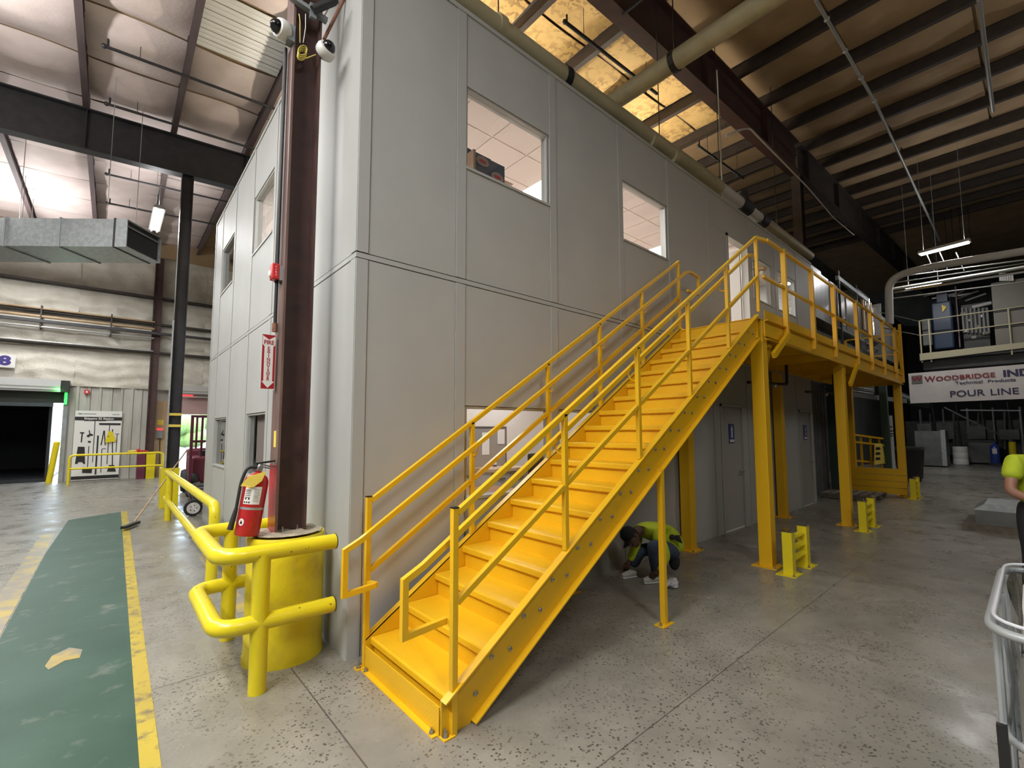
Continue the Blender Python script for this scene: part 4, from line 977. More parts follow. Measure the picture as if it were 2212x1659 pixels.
B(.55,3.3,19.3,19.36,3.14,3.20).build('track_bar','white',h2)
tag(B(.62,1.0,19.24,19.30,3.20,3.25).build('dock_light_bar','red_lamp'),'short red light bar over the bright doorway','light')
B(3.18,3.3,19.3,19.75,0,3.0).build('jamb','galv_dull',h2)
lr = thing('wall_pipes', 'long brass coloured pipe run along the quilted dock wall', 'pipe', (-5,19.05,5.9))
for z, r_, m_ in ((6.0,.03,'wood'),(5.72,.05,'wood'),(5.36,.03,'conduit'),(4.86,.025,'conduit')):
    TUBE([(-9,19.05,z),(-.35,19.05,z)],r_,8).build('pipe_run',m_,lr,smooth=True)
MB().bar((-9,19.0,5.55),(3,19.0,5.55),.12,.10).build('cable_tray','black_steel',lr)
for x in (-6.3,-3.4,-1.6): B(x-.02,x+.02,19.0,19.3,5.3,6.1).build('pipe_bracket','dark_purlin',lr)
# air duct on the left
hd_ = R_(50); wd = Vector((math.cos(hd_),math.sin(hd_),0)); ldv = Vector((-math.sin(hd_),math.cos(hd_),0))
A = UD(9.3,272,533); ht = (UD(9.3,272,471)-A).z
du = thing('air_duct', 'large rectangular galvanized air duct with a dark open end', 'duct', A)
def dbox(l0,l1,w0,w1,z0,z1): 
    mb = MB(); V = []
    for z in (z0,z1):
        for l, w__ in ((l0,w0),(l1,w0),(l1,w1),(l0,w1)): V.append(A+ldv*l+wd*w__+Vector((0,0,z)))
    return mb.add(V,[(3,2,1,0),(4,5,6,7),(0,1,5,4),(1,2,6,5),(2,3,7,6),(3,0,4,7)])
segs = [(.26,1.30),(1.33,2.38),(2.41,3.5),(3.53,4.8)]; DW = .92
for l0, l1 in segs:
    for b_ in ((l0,l1,0,.01,0,ht),(l0,l1,DW-.01,DW,0,ht),(l0,l1,.01,DW-.01,0,.01),(l0,l1,.01,DW-.01,ht-.01,ht)): dbox(*b_).build('duct_sheet','galvanized',du)
for l in (1.30,2.38,3.5): dbox(l,l+.03,-.02,DW+.02,-.02,ht+.02).build('flange_joint','galv_dull',du)
for b_ in ((0,.23,0,.02,0,ht),(0,.23,DW-.02,DW,0,ht),(0,.23,.02,DW-.02,0,.02),(0,.23,.02,DW-.02,ht-.02,ht)): dbox(*b_).build('outlet_collar','galvanized',du)
dbox(.23,.26,-.015,DW+.015,-.015,ht+.015).build('flange_joint','black_steel',du); dbox(.06,.08,.02,DW-.02,.02,ht-.02).build('dark_screen','trailer_dark',du)
for k in range(2): dbox(.02,.04,.03,DW-.03,ht*(.78-.0*k)-.015*k,ht*.80-.015*k).build('louvre_blade','galv_dull',du)
for l, w__ in ((.5,.1),(.5,DW-.1),(3.0,.1),(3.0,DW-.1)):
    p_ = A+ldv*l+wd*w__+Vector((0,0,ht)); TUBE([p_,Vector((p_.x,p_.y,roof_z(p_.x)))],.006,5).build('hanger_rod','conduit',du)
# ------------------------------------------------------------------ sprinkler lines and pipes under the roof
def spr(x0, x1, y, z, label, r=.028):
    o = thing('sprinkler_pipe', label, 'pipe', (x0,y,z), 'black sprinkler branch lines')
    TUBE([(x0,y,z),(x1,y,z+.06*(x1-x0))],r,8).build('branch_line','black_steel',o,smooth=True)
    TUBE([(x0+.05,y,z),(x0+.05,y,z+.16)],.018,7).build('sprinkler_head','black_steel',o); MB().ball((x0,y,z),.045,8,6).build('end_cap','black_steel',o,smooth=True)
    for x in (x0+.5,x1-.4): TUBE([(x,y,z),(x,y,roof_z(x)-.3)],.006,5).build('hanger_rod','black_steel',o)
spr(-1.84,3.2,7.3,8.72,'black sprinkler branch line before the black girder')
spr(-1.82,3.2,9.25,8.72,'black sprinkler branch line close to the black girder')
spr(-1.84,3.2,12.8,8.7,'black sprinkler branch line beyond the black girder')
spr(-1.83,3.2,14.9,8.7,'black sprinkler branch line nearest the dock wall')
spr(4.1,7.0,1.45,8.78,'black sprinkler branch line above the sprinkler main',.032)
spr(9.3,12.0,1.7,8.9,'black sprinkler branch line above the white main section')
mn = thing('sprinkler_main', 'tan pipe main running along the top of the office front', 'pipe', (5,.17,6.1))
TUBE([(.75,.17,6.17),(3.6,.17,6.22),(6.3,.17,6.30),(6.95,.17,6.31)],.125,16).build('pipe_run','tan_pipe',mn,smooth=True)
TUBE([(6.95,.17,6.31),(7.85,.17,6.315)],.115,16).build('white_section','white_pipe',mn,smooth=True); TUBE([(7.85,.17,6.315),(8.25,.17,6.32)],.155,16).build('coupling','black',mn,smooth=True)
TUBE([(8.05,.17,6.3),(8.05,.17,6.62)],.10,12).build('riser_stub','black',mn,smooth=True)
TUBE([(8.25,.17,6.32),(8.85,.17,6.32)],.10,16).build('white_section','white_pipe',mn,smooth=True); TUBE([(8.85,.17,6.32),(9.15,.17,6.32)],.14,16).build('coupling','black',mn,smooth=True)
TUBE([(9.15,.17,6.32),(12.2,.17,6.33)],.11,16).build('pipe_run','tan_pipe',mn,smooth=True)
for x in (1.55,2.62,4.55,5.2): TUBE([(x,.17,6.2),(x+.10,.17,6.21)],.138,16).build('band','black' if x == 2.62 else 'tan_pipe',mn,smooth=True)
for x in (1.6,4.9,7.0,9.9): TUBE([(x,.17,6.05),(x,.17,roof_z(x)-.1)],.008,5).build('hanger_rod','black_steel',mn)
B(.8,LX,.12,.22,5.94,6.06).build('pipe_saddle','office_cap',mn)
cr = thing('cross_pipe', 'fat tan pipe crossing from the office top out over the aisle', 'pipe', (4.37,-2,7))
TUBE([(4.36,1.1,7.0),(4.37,-9,7.05)],.135,16).build('pipe_run','tan_pipe',cr,smooth=True); TUBE([(4.36,1.1,7.0),(4.36,1.1,6.3),(4.36,.9,6.2)],.12,12).build('drop','tan_pipe',cr,smooth=True)
TUBE([(4.365,-.38,7.005),(4.365,-.46,7.005)],.15,16).build('band','black',cr); TUBE([(4.365,-.42,7.1),(4.365,-.42,8.4)],.01,5).build('hanger_rod','black_steel',cr)
MB().bar((4.365,-.42,8.36),(4.365,.45,8.36),.04,.04).build('hanger_arm','black_steel',cr)
wc = thing('bent_conduit', 'thin white conduit bent out below the dark girder', 'conduit', UZ(6.4,1620,280))
pts = [UY(-.6,1568,294),UY(-.6,1600,280),UY(-.6,1620,277),UY(-.6,1632,290)]; pts += [UY(-.2,1745,405),UY(.0,1800,470),UY(.2,1845,508)]
TUBE(rounded(pts,.15,4),.016,7).build('conduit_run','white_pipe',wc,smooth=True)
hw = thing('hanging_wire', 'pale wire dropping to the white main section', 'wire', (7.0,.1,6.4)); TUBE([(6.98,.12,6.42),(6.93,.10,7.6),(6.9,.1,8.6)],.012,6).build('wire','white_pipe',hw)
l1 = thing('long_conduit', 'long grey conduit running under the purlins toward the machine line', 'conduit', (12,-3,8.6))
q0, q1, q2 = UZ(8.9,1762,0), UZ(9.0,1890,220), UZ(9.0,2030,520)
TUBE([q0,q1,(q1+q2)/2,q2],.03,8).build('conduit_run','conduit',l1,smooth=True)
for k in range(4):
    p_ = q0.lerp(q1,.15+.28*k); MB().ball(p_,.05,8,6).build('coupling','conduit',l1)
l2 = thing('long_conduit', 'second grey conduit farther over the wide aisle', 'conduit', (14,-6,8.6))
q0, q1 = UZ(8.9,2115,0), UZ(9.0,2145,240); TUBE([q0,q1],.035,8).build('conduit_run','conduit',l2,smooth=True)
# column past the platform end + silver oven line
wcol(12.70,.52,girder_z(12.7),'dark steel column behind the silver oven casing','dark_purlin',.14)
ov = thing('curing_oven', 'silver sheet metal oven casing continuing past the office front', 'oven', (14.5,.8,3.1))
xs_ = [11.70,12.55,13.3,14.1,14.9,15.7,16.6]
for i in range(6): 
    zt = 5.95-.04*i
    B(xs_[i],xs_[i+1]-.02,.02+.03*(i%2),1.6,4.62,zt).build('upper_panel','silver_panel',ov,bevel=.01)
    B(xs_[i],xs_[i+1]-.03,.05,1.6,3.25,4.30).build('lower_panel','machine_grey',ov)
B(11.7,16.6,.3,1.6,4.30,4.62).build('dark_gap','machine_dark',ov); B(11.7,16.6,-.02,.02,4.58,4.63).build('trim_rail','galvanized',ov)
B(14.2,14.45,-.03,.06,4.75,5.02).build('gauge_plate','white',ov); MB().lathe([(.05,0),(.05,.03),(0,.03)],12,(14.33,-.03,4.88),Matrix.Rotation(R_(90),3,'X')).build('gauge_dial','black',ov)
for x in (14.0,15.95): B(x-.03,x+.03,-.05,.0,3.2,6.3).build('frame_post','black_steel',ov)
B(13.9,17.4,-.05,.03,6.02,6.14).build('frame_beam','galv_dull',ov)
cl_ = thing('oven_tower', 'dark machine tower with shiny pipes past the silver oven', 'machine', (18,.4,0))
B(16.8,18.3,.1,1.6,3.0,6.4).build('cabinet','machine_dark',cl_); B(18.4,20.3,-.2,1.2,4.2,5.7).build('cabinet','machine_grey',cl_)
B(18.3,18.36,-.22,.9,4.9,6.1).build('shiny_plate','silver_panel',cl_)
for k in range(6): TUBE([(16.9+.27*k,.02,5.0),(16.9+.27*k,.02,6.2-.1*(k%3))],.05,8).build('stack_pipe','chrome' if k%2 else 'plywood',cl_,smooth=True)
for k in range(3): TUBE([(16.8,-.05,4.3+.25*k),(19.5,-.05,4.25+.25*k)],.02,6).build('cross_pipe','conduit',cl_)
hr = thing('stair_rails', 'thin metal handrails glinting behind the platform railing', 'railing', (13.5,-.2,3.2))
for k in range(2): TUBE([(12.6+.35*k,-.12,3.2),(13.05+.35*k,-.12,4.1)],.018,6).build('rail_post','chrome',hr); TUBE([(13.0,-.12,4.05-.3*k),(16.2,-.12,4.05-.35*k)],.018,6).build('rail','chrome',hr)
# white bent main pipe over the gangway and pipe bundle
bp = thing('bent_main', 'fat white pipe bent up and across above the far gangway', 'pipe', (16,-1,5))
TUBE(rounded([UX(16,1922,700),UX(16,1919,600),UX(16,2000,578),UX(16,2300,528)],.75,8),.10,12).build('pipe_run','white_pipe',bp,smooth=True)
pb = thing('pipe_bundle', 'bundle of shiny pipes crossing below the fat white pipe', 'pipe', (17.5,-2,6))
for k, (v0, v1, r_, m_) in enumerate(((625,575,.05,'white_pipe'),(632,585,.04,'chrome'),(645,610,.02,'conduit'),(600,562,.02,'conduit'),(612,568,.018,'machine_grey'))): TUBE([UX(17.4,1925,v0),UX(17.4,2300,v1-12)],r_,8).build('pipe_run',m_,pb,smooth=True)
for u in (2000,2030,2065): TUBE([UX(17.3,u,545),UX(17.3,u+18,585)],.012,5).build('hanger_strap','conduit',pb)
# ------------------------------------------------------------------ far gangway with equipment
gw = thing('far_gangway', 'cream edged gangway with tube railings across the machine line', 'gangway', (20.5,-4,4.2))
B(20,23,-9,-.95,4.18,4.40).build('deck','machine_dark',gw); MB().prism([(-.95,4.17),(-3.9,4.30),(-3.9,4.47),(-.95,4.42)],19.95,20.0,lambda a,b,c:(c,a,b)).build('edge_beam','beam_cream',gw); B(19.95,20,-9,-3.9,4.3,4.47).build('edge_beam','beam_cream',gw)
for z in (5.08,5.60): TUBE([(20,-.98,z),(20,-9,z+.05)],.022,7).build('rail','beam_cream',gw,smooth=True)
for y in (-1.0,-1.25,-3.2,-5.5): TUBE([(20,y,4.1),(20,y,5.62)],.025,7).build('rail_post','beam_cream',gw,smooth=True)
for z in (5.08,5.60): TUBE([(20,-.98,z),(17.5,-.35,z+.02)],.02,7).build('side_rail','chrome',gw,smooth=True)
B(20.2,22.9,-8.8,-1.0,3.85,4.18).build('under_beam','machine_dark',gw)
for y in (-1.3,-8.6): TUBE([(22.5,y,4.2),(22.5,y,roof_z(22.5))],.03,6).build('hanger_rod','machine_dark',gw)
def far(name, label, cat, x, px, depth, mat_, bev=.0):
    (u0,v0,u1,v1) = px; a = UX(x,u0,v0); b_ = UX(x,u1,v1)
    o = thing(name, label, cat, (x,(a.y+b_.y)/2,min(a.z,b_.z))); B(x,x+depth,min(a.y,b_.y),max(a.y,b_.y),min(a.z,b_.z),max(a.z,b_.z)).build('casing',mat_,o,bevel=bev); return o, a, b_
o, a, b_ = far('blue_tank','dark blue tank with a yellow hazard triangle on the far gangway','tank',20.6,(2010,655,2062,752),1.0,'tank_blue',.05)
B(20.7,21.2,UX(20.6,2042,600).y,UX(20.6,2019,600).y,5.9,6.6).build('upper_neck','tank_blue',o)
tp = [UX(20.55,u,v) for u,v in ((2034,658),(2045,663),(2036,675))]; MB().prism([(p.y,p.z) for p in tp],20.54,20.58,lambda a,b,c:(c,a,b)).build('hazard_triangle','tag_yellow',o)
far('grey_cabinet','pale grey cabinet beside the blue tank on the gangway','cabinet',20.5,(1990,690,2014,745),.5,'machine_grey',.02)
far('purple_post','dusty purple steel post standing on the gangway','post',20.9,(2062,618,2075,750),.25,'dusty_purple')
o, a, b_ = far('valve_rack','rack of valves and white tags on the gangway','rack',21.2,(2076,660,2140,748),.5,'machine_dark')
for k in range(7):
    p_ = UX(21.15,2080+8*k,678+(k*37)%60); MB().box(p_.x-.03,p_.x,p_.y-.06,p_.y+.06,p_.z-.04,p_.z+.05).build('tag_plate','white' if k%2 else 'beam_cream',o); q_ = UX(21.1,2078+9*k,665); TUBE([q_,q_+Vector((0,0,-.9))],.03,7).build('valve_pipe','conduit',o,smooth=True)
p_ = UX(21.1,2100,664); TUBE([p_,UX(21.1,2142,654)],.06,8).build('header_pipe','white_pipe',o,smooth=True)
for k in range(6): TUBE([UX(21.4,1995+18*k,640+5*(k%3)),UX(21.4,2050+16*k,628+6*(k%2))],.03,6).build('overhead_pipe','conduit' if k%2 else 'machine_grey',o,smooth=True)
o, a, b_ = far('control_enclosure','tall tan equipment enclosure with vent slots on the gangway','enclosure',20.05,(2140,612,2330,747),1.6,'panel_tan',.02)
for k in range(6):
    p_ = UX(20.04,2162+5*k,609); MB().box(19.95,20.05,p_.y-.03,p_.y+.03,p_.z+.02,p_.z+.28).build('vent_slot','white',o)
MB().box(20.02,20.05,-8,-2.86,5.55,5.58).build('panel_seam','machine_dark',o); MB().box(20.02,20.05,-8,-2.86,5.02,5.05).build('panel_seam','machine_dark',o)
# banner
bn = thing('pour_line_banner', 'white banner lettered POUR LINE hanging under the far gangway', 'banner', (20,-2.4,2.67))
MB().grid(16,4,lambda u,v: (19.968+.006*math.sin(u*9), -.60-4.4*u, 2.66+(1.08+.02*u)*v+ .02*u),flip=False).build('cloth','banner_white',bn,smooth=True)
AX = ((0,-1,.02),(0,0,1))
def bt(u, v, body, size, m_, **k): 
    p_ = UX(19.955,u,v); return text('lettering',body,p_,AX,size,m_,bn,ext=.001,**k)
bt(1998,820,'W',.27,'banner_red',align='LEFT',off=.005,sx=.98); bt(2021,819,'OODBRIDGE',.215,'banner_red',align='LEFT',off=.004,sx=1.17); bt(2166,808,'INDUSTRIES',.30,'banner_ink',align='LEFT',off=.012,sx=1.15)
bt(2063,828,'Technical',.145,'banner_ink',align='LEFT',off=.002,sx=1.22); bt(2133,824,'Products',.145,'banner_ink',align='LEFT',off=.002,sx=1.22); bt(2051,852,'POUR',.29,'banner_ink',align='LEFT',off=.003,sx=1.12); bt(2138,848,'LINE',.29,'banner_ink',align='LEFT',off=.003,sx=1.12)
lgo = [UX(19.955,u,v) for u,v in ((1969,812),(1992,810),(1993,827),(1970,829))]
MB().prism([(p.y,p.z) for p in lgo],19.952,19.96,lambda a,b,c:(c,a,b)).build('logo_square','machine_grey',bn); p_ = UX(19.945,1981,819); text('logo_wave','W',p_,AX,.2,'banner_red',bn,ext=.001,off=.012,sx=1.3)
# glow lamp and lit windows behind the banner top
fl_ = thing('flood_light', 'bright round flood light shining over the banner', 'light', UX(23.5,2035,797)); p_ = UX(23.5,2038,797)
MB().ball(p_,(.08,.26,.16),14,8).build('lens','tube_lamp',fl_,smooth=True)
ld = bpy.data.lights.new('flood_beam','AREA'); ld.size = .4; ld.energy = 120; lo = bpy.data.objects.new('flood_beam',ld); COL.objects.link(lo); lo.parent = fl_; lo.location = (.25,0,-.25); lo.rotation_euler = (0,R_(-30),0); TUBE([p_,p_+Vector((.3,0,.3)),Vector((p_.x+.3,p_.y,roof_z(p_.x)))],.03,6).build('arm','black',fl_)
for k,(u,v) in enumerate(((2066,800),(2081,801),(2098,797),(2118,793))):
    p_ = UX(24,u,v); o = thing('small_lamp', '%s small lit lamp in the row past the flood light' % NUM[k], 'light', p_, 'small lit lamps past the flood light'); B(23.98,24.0,p_.y-.11,p_.y+.11,p_.z-.12,p_.z+.16).build('lens','office_lamp',o); TUBE([(24.02,p_.y,p_.z),(24.02,p_.y,roof_z(24))],.01,5).build('stem','black',o)
# ------------------------------------------------------------------ ground floor beyond the platform
cw = struct('wall_machine_side', 'dark ribbed wall beyond the office end', (13,.6,0))
mb = MB(); n = 10
prof = []
for i in range(n): prof += [(11.2+.25*i,.35),(11.2+.25*i+.16,.35),(11.2+.25*i+.18,.39),(11.2+.25*i+.23,.39)]
mb.add([(a,b,0) for a,b in prof]+[(a,b,3.0) for a,b in prof],[(i,i+1,len(prof)+i+1,len(prof)+i) for i in range(len(prof)-1)]).build('ribbed_sheet','machine_grey',cw)
B(13.7,40,2.2,2.3,0,9).build('wall_machine_back','dark_wall')['kind'] = 'structure'
fr = thing('green_frame', 'dark green steel machine frame behind the platform posts', 'frame', (14.5,-.3,0))
for x,y in ((13.15,.1),(16.2,-.5),(13.15,1.6),(16.2,1.4)): B(x-.09,x+.09,y-.09,y+.09,0,3.4).build('frame_post','machine_green',fr)
BAR((13.15,.1,.5),(16.2,-.5,.35),.1,.1).build('lower_beam','galv_dull',fr); BAR((13.15,.1,3.3),(16.2,-.5,3.3),.12,.15).build('upper_beam','machine_green',fr)
BAR((13.15,.1,2.75),(19,-.6,2.7),.1,.14).build('cable_tray','machine_grey',fr)
for k in range(5): TUBE([(13.3,.3,2.8+.06*k),(17.5,.0,2.78+.07*k)],.02,6).build('hose_run','machine_grey' if k%2 else 'conduit',fr,smooth=True)
TUBE([UX(20.8,1935,852),UX(20.8,1968,866),UX(20.8,2010,872)],.16,10).build('green_duct','machine_green',fr,smooth=True)
for k in range(4): B(14.0+.5*k,14.05+.5*k,.9,.95,.1,2.7).build('rod','machine_grey',fr)
yl = thing('yellow_gate', 'yellow low gate rails inside the green machine frame', 'gate', (14.6,-.2,0))
for z in (.72,1.25,1.45): BAR((13.35,.05,z+.2),(16.0,-.45,z),.05,.05).build('rail','post_yellow',yl)
for k in range(5): B(13.5+.6*k,13.55+.6*k,.0-.1*k,.05-.1*k,.3,1.5).build('baluster','post_yellow',yl)
ws = thing('caution_sign', 'yellow caution floor sign leaning on the low gate rails', 'sign', UY(-.5,1890,1005))
P_ = [UY(-.42,u,v) for u,v in ((1889,958),(1903,958),(1911,1000),(1888,1004))]; MB().prism([(p.x,p.z) for p in P_],-.45,-.42,lambda a,b,c:(a,c,b)).build('leaf','tag_yellow',ws)
for k in range(3):
    P_ = [UY(-.455,u,v) for u,v in ((1892,966+11*k),(1901,966+11*k),(1902,971+11*k),(1892,972+11*k))]; MB().prism([(p.x,p.z) for p in P_],-.456,-.45,lambda a,b,c:(a,c,b)).build('print','black',ws)
wp = thing('white_panel_sign', 'tall white machine panel with black markings by the last post', 'panel', UX(16.6,1925,960))
a, b_ = UX(16.6,1915,898), UX(16.6,1937,1060); B(16.6,16.66,b_.y,a.y,.05,a.z).build('plate','white',wp)
for k,(v0,wd_) in enumerate(((922,.10),(931,.16),(937,.16),(942,.12))): p_ = UX(16.59,1923,v0); B(16.585,16.6,p_.y-wd_/2,p_.y+wd_/2,p_.z-.015,p_.z+.015).build('marking','black',wp)
yb = thing('yellow_plank_barrier', 'low barrier of stacked yellow planks between the platform posts', 'barrier', (13.6,-.7,0))
for k in range(4): B(13.70,13.76,-1.30,.05,.06+.165*k,.215+.165*k).build('plank','post_yellow',yb)
for y in (-1.25,.0): B(13.76,13.82,y-.04,y+.04,0,.72).build('stake','post_yellow',yb)
pl_ = thing('wood_pallet', 'dark wooden pallet on the floor past the restroom doors', 'pallet', (12.7,-.35,0))
for k in range(6): B(12.1,13.3,-.95+.2*k,-.80+.2*k,.12,.14).build('deck_board','pallet_wood',pl_)
for x in (12.1,12.65,13.2): B(x,x+.09,-.95,.2,.02,.12).build('runner','pallet_wood',pl_)
for k in range(3): B(12.1,13.3,-.9+.45*k,-.78+.45*k,0,.02).build('bottom_board','pallet_wood',pl_)
# far floor: bins, hopper, drum, jug
wb_ = thing('wheeled_bin', 'black wheeled waste bin on the far floor beside the last post', 'bin', (18.6,-.8,0))
MB().prism([(-.95,.08),(-.40,.08),(-.32,1.05),(-1.03,1.05)],18.3,18.9,lambda a,b,c:(c,a,b)).build('body','black',wb_); MB().prism([(-1.06,1.05),(-.3,1.05),(-.34,1.14),(-1.02,1.14)],18.25,18.95,lambda a,b,c:(c,a,b)).build('lid','machine_dark',wb_)
for y in (-.9,-.45): TUBE([(18.3,y,.08),(18.36,y,.08)],.08,10).build('wheel','rubber',wb_)
hp = thing('grey_hopper', 'grey green machine cabinet with bright edge on the far floor', 'machine', (27.5,-.3,0))
B(27,28.4,-.75,.3,.05,1.65).build('casing','machine_grey',hp); B(26.95,27,-.78,-.62,.05,1.7).build('bright_edge','galvanized',hp); B(27.1,28,-.3,.2,1.65,2.0).build('top_box','machine_dark',hp)
dr = thing('white_drum', 'white plastic drum standing on the far floor', 'drum', (29.5,-1.03,0))
MB().lathe([(.26,0),(.285,.02),(.285,.28),(.275,.30),(.285,.32),(.285,.58),(.275,.60),(.285,.62),(.285,.86),(.26,.88)],20,(29.5,-1.03,0)).build('shell','white',dr,smooth=True); MB().lathe([(.25,.87),(.25,.885),(0,.89)],20,(29.5,-1.03,0)).build('lid','white',dr)
tk = thing('grey_tote', 'long dark grey tote behind the white drum', 'tote', (31,-1.7,0)); B(30.6,31.8,-2.2,-1.2,.05,1.1).build('body','machine_grey',tk,bevel=.05); B(30.55,31.85,-2.25,-1.15,1.1,1.18).build('rim','machine_dark',tk)
jg = thing('water_jug', 'blue water jug on the far floor beside the tote', 'jug', (30.2,-2.18,0))
MB().lathe([(.16,.1),(.17,.12),(.17,.5),(.16,.52),(.17,.54),(.17,.85),(.10,.98),(.05,1.02),(.05,1.1),(0,1.1)],18,(30.2,-2.18,0)).build('bottle','jug_blue',jg,smooth=True); B(30.02,30.04,-2.26,-2.10,.55,.8).build('label','white',jg); B(30.0,30.4,-2.4,-1.96,0,.1).build('stand','black',jg)
bo = thing('bollard', 'yellow bollard on the far floor past the water jug', 'bollard', (30,-2.78,0)); TUBE([(30,-2.78,0),(30,-2.78,1.1)],.13,12).build('pipe','chipped_yellow',bo,smooth=True); MB().ball((30,-2.78,1.1),(.13,.13,.07),12,6).build('dome_cap','safety_yellow',bo,smooth=True)
mc = thing('dark_machine', 'tangle of dark pour line machinery below the banner', 'machine', (33.5,-2,0))
B(33,36,-6,1.5,.3,2.2).build('base_frame','machine_dark',mc)
for k in range(14):
    y = -3.4+.32*k; z0 = .4+.1*(k%4); TUBE([(32.6,y,z0),(32.6,y+.1*((k%3)-1),2.6+.25*(k%3))],.04+.015*(k%2),7).build('machine_pipe',('machine_grey','galv_dull','machine_green')[k%3],mc,smooth=True)
TUBE([UX(28,2075,886),UX(28,2205,887)],.03,7).build('cross_rail','galvanized',mc,smooth=True); BAR(UX(27,2040,880),UX(27,2190,955),.06,.06).build('diagonal_strut','black',mc)
for k in range(3): B(32.4,33,-3+1.2*k,-2.3+1.2*k,1.2,1.7+.2*k).build('machine_box','machine_grey',mc)
# ------------------------------------------------------------------ office contents seen through the windows
bx_ = thing('cardboard_box', 'dark printed cardboard box standing on the upper window sill', 'box', (1.5,.25,4.31))
B(1.30,1.68,.16,.40,4.315,4.62).build('carton','box_dark',bx_); B(1.295,1.66,.38,.40,4.62,4.80).build('raised_flap','box_dark',bx_); B(1.685,1.80,.16,.39,4.46,4.47).build('side_flap','box_cardboard',bx_); B(1.27,1.297,.17,.40,4.32,4.66).build('end_flap','box_cardboard',bx_)
for q in ((1.38,4.56),(1.58,4.46)):
    o = MB().ball((q[0],.158,q[1]),(.085,.003,.055),18,6).build('oval_print','box_label',bx_); MB().ball((q[0],.155,q[1]),(.05,.002,.02),12,5).build('oval_centre','sign_red',o)
pb_ = thing('pinboard', 'grey pinboard with papers on the lower office wall', 'pinboard', (3.2,2.6,1.1))
B(2.55,3.70,2.585,2.615,1.02,1.77).build('board','board_grey',pb_); B(2.53,3.72,2.58,2.60,1.77,1.80).build('frame','cabinet_dark',pb_); B(3.70,3.72,2.58,2.60,1.0,1.77).build('frame','cabinet_dark',pb_)
for x, z0, z1 in ((3.19,1.33,1.70),(3.52,1.50,1.75)): B(x,x+.15,2.578,2.585,z0,z1).build('paper_sheet','paper',pb_)
cb_ = thing('drawer_cabinet', 'white drawer cabinet with tan top in the lower office', 'cabinet', (3.4,2.35,0))
B(3.02,3.78,2.12,2.56,.05,1.08).build('body','cabinet_white',cb_); B(2.99,3.82,2.08,2.57,1.08,1.13).build('top','counter',cb_)
for i in range(2):
    for j in range(4):
        d_ = B(3.04+.37*i,3.38+.37*i,2.105,2.12,.12+.24*j,.34+.24*j).build('drawer','cabinet_white',cb_); B(3.14+.37*i,3.29+.37*i,2.085,2.105,.25+.24*j,.262+.24*j).build('handle','cabinet_dark',d_)
bt_ = thing('spray_bottle', 'small white bottle on the drawer cabinet', 'bottle', (3.16,2.2,1.13)); MB().lathe([(.028,0),(.030,.01),(.030,.09),(.014,.115),(.014,.14),(.018,.14),(.016,.17),(0,.172)],12,(3.16,2.2,1.13)).build('bottle','white_gloss',bt_,smooth=True); MB().lathe([(.031,.03),(.031,.06)],12,(3.16,2.2,1.13)).build('label','sign_blue_ink',bt_)
ds = thing('office_desk', 'brown topped desk close behind the lower office window', 'desk', (1.8,1.2,0)); B(1.2,2.75,.95,1.75,.90,.94).build('top','desk_brown',ds); B(1.2,2.75,.94,.95,.87,.90).build('edge_trim','white',ds)
for x, y in ((1.25,1.0),(2.7,1.0),(1.25,1.7),(2.7,1.7)): B(x-.03,x+.03,y-.03,y+.03,0,.9).build('leg','cabinet_dark',ds)
oc_ = thing('office_chair', 'black office chair beside the drawer cabinet', 'chair', (3.9,1.75,0)); B(3.6,4.15,1.85,1.93,.95,1.36).build('backrest','black',oc_,bevel=.03); B(3.62,4.12,1.45,1.9,.78,.86).build('seat','black',oc_,bevel=.03)
TUBE([(3.87,1.68,.1),(3.87,1.68,.78)],.03,8).build('column','black',oc_); TUBE(rounded([(3.62,1.85,.86),(3.56,1.7,1.15),(3.60,1.5,1.15),(3.64,1.55,.86)],.06,4),.02,7).build('armrest','black_gloss',oc_,smooth=True)
for k in range(5): TUBE([(3.87,1.68,.12),(3.87+.28*math.cos(k*1.257),1.68+.28*math.sin(k*1.257),.04)],.02,6).build('base_arm','black',oc_)
wl = thing('wall_lamp', 'small orange bell shaped lamp on the wall beside the upper door', 'lamp', (7.98,-.05,4.8))
MB().lathe([(.09,.0),(.085,.05),(.05,.09),(.02,.10)],14,(7.95,-.16,4.84)).build('shade','plywood',wl,smooth=True); MB().ball((7.95,-.16,4.80),(.05,.05,.06),10,7).build('bulb','white_gloss',wl,smooth=True); TUBE([(7.95,-.16,4.93),(7.95,-.08,4.96),(7.95,.0,4.92)],.012,6).build('arm','bolt_steel',wl)
for i, (x0, x1, lb) in enumerate(((6.5,8.3,'black sprinkler pipe under the platform at the first rear post'),(9.4,11.4,'black sprinkler pipe under the platform near the far restroom door'))):
    o = thing('under_pipe', lb, 'pipe', (x0,-.4,2.55)); TUBE(rounded([(x0,-.4,2.52),(x1,-.4,2.60),(x1+.02,-.4,3.1)],.06,4),.028,8).build('pipe_run','black_steel',o,smooth=True); MB().ball((x1-.6,-.4,2.54),(.04,.04,.05),8,6).build('sprinkler_head','bolt_steel',o)
tag(TUBE([(5.4,-.25,2.88),(11,-.25,2.83)],.015,6).build('conduit','conduit'),'thin grey conduit along the wall beneath the platform','conduit')

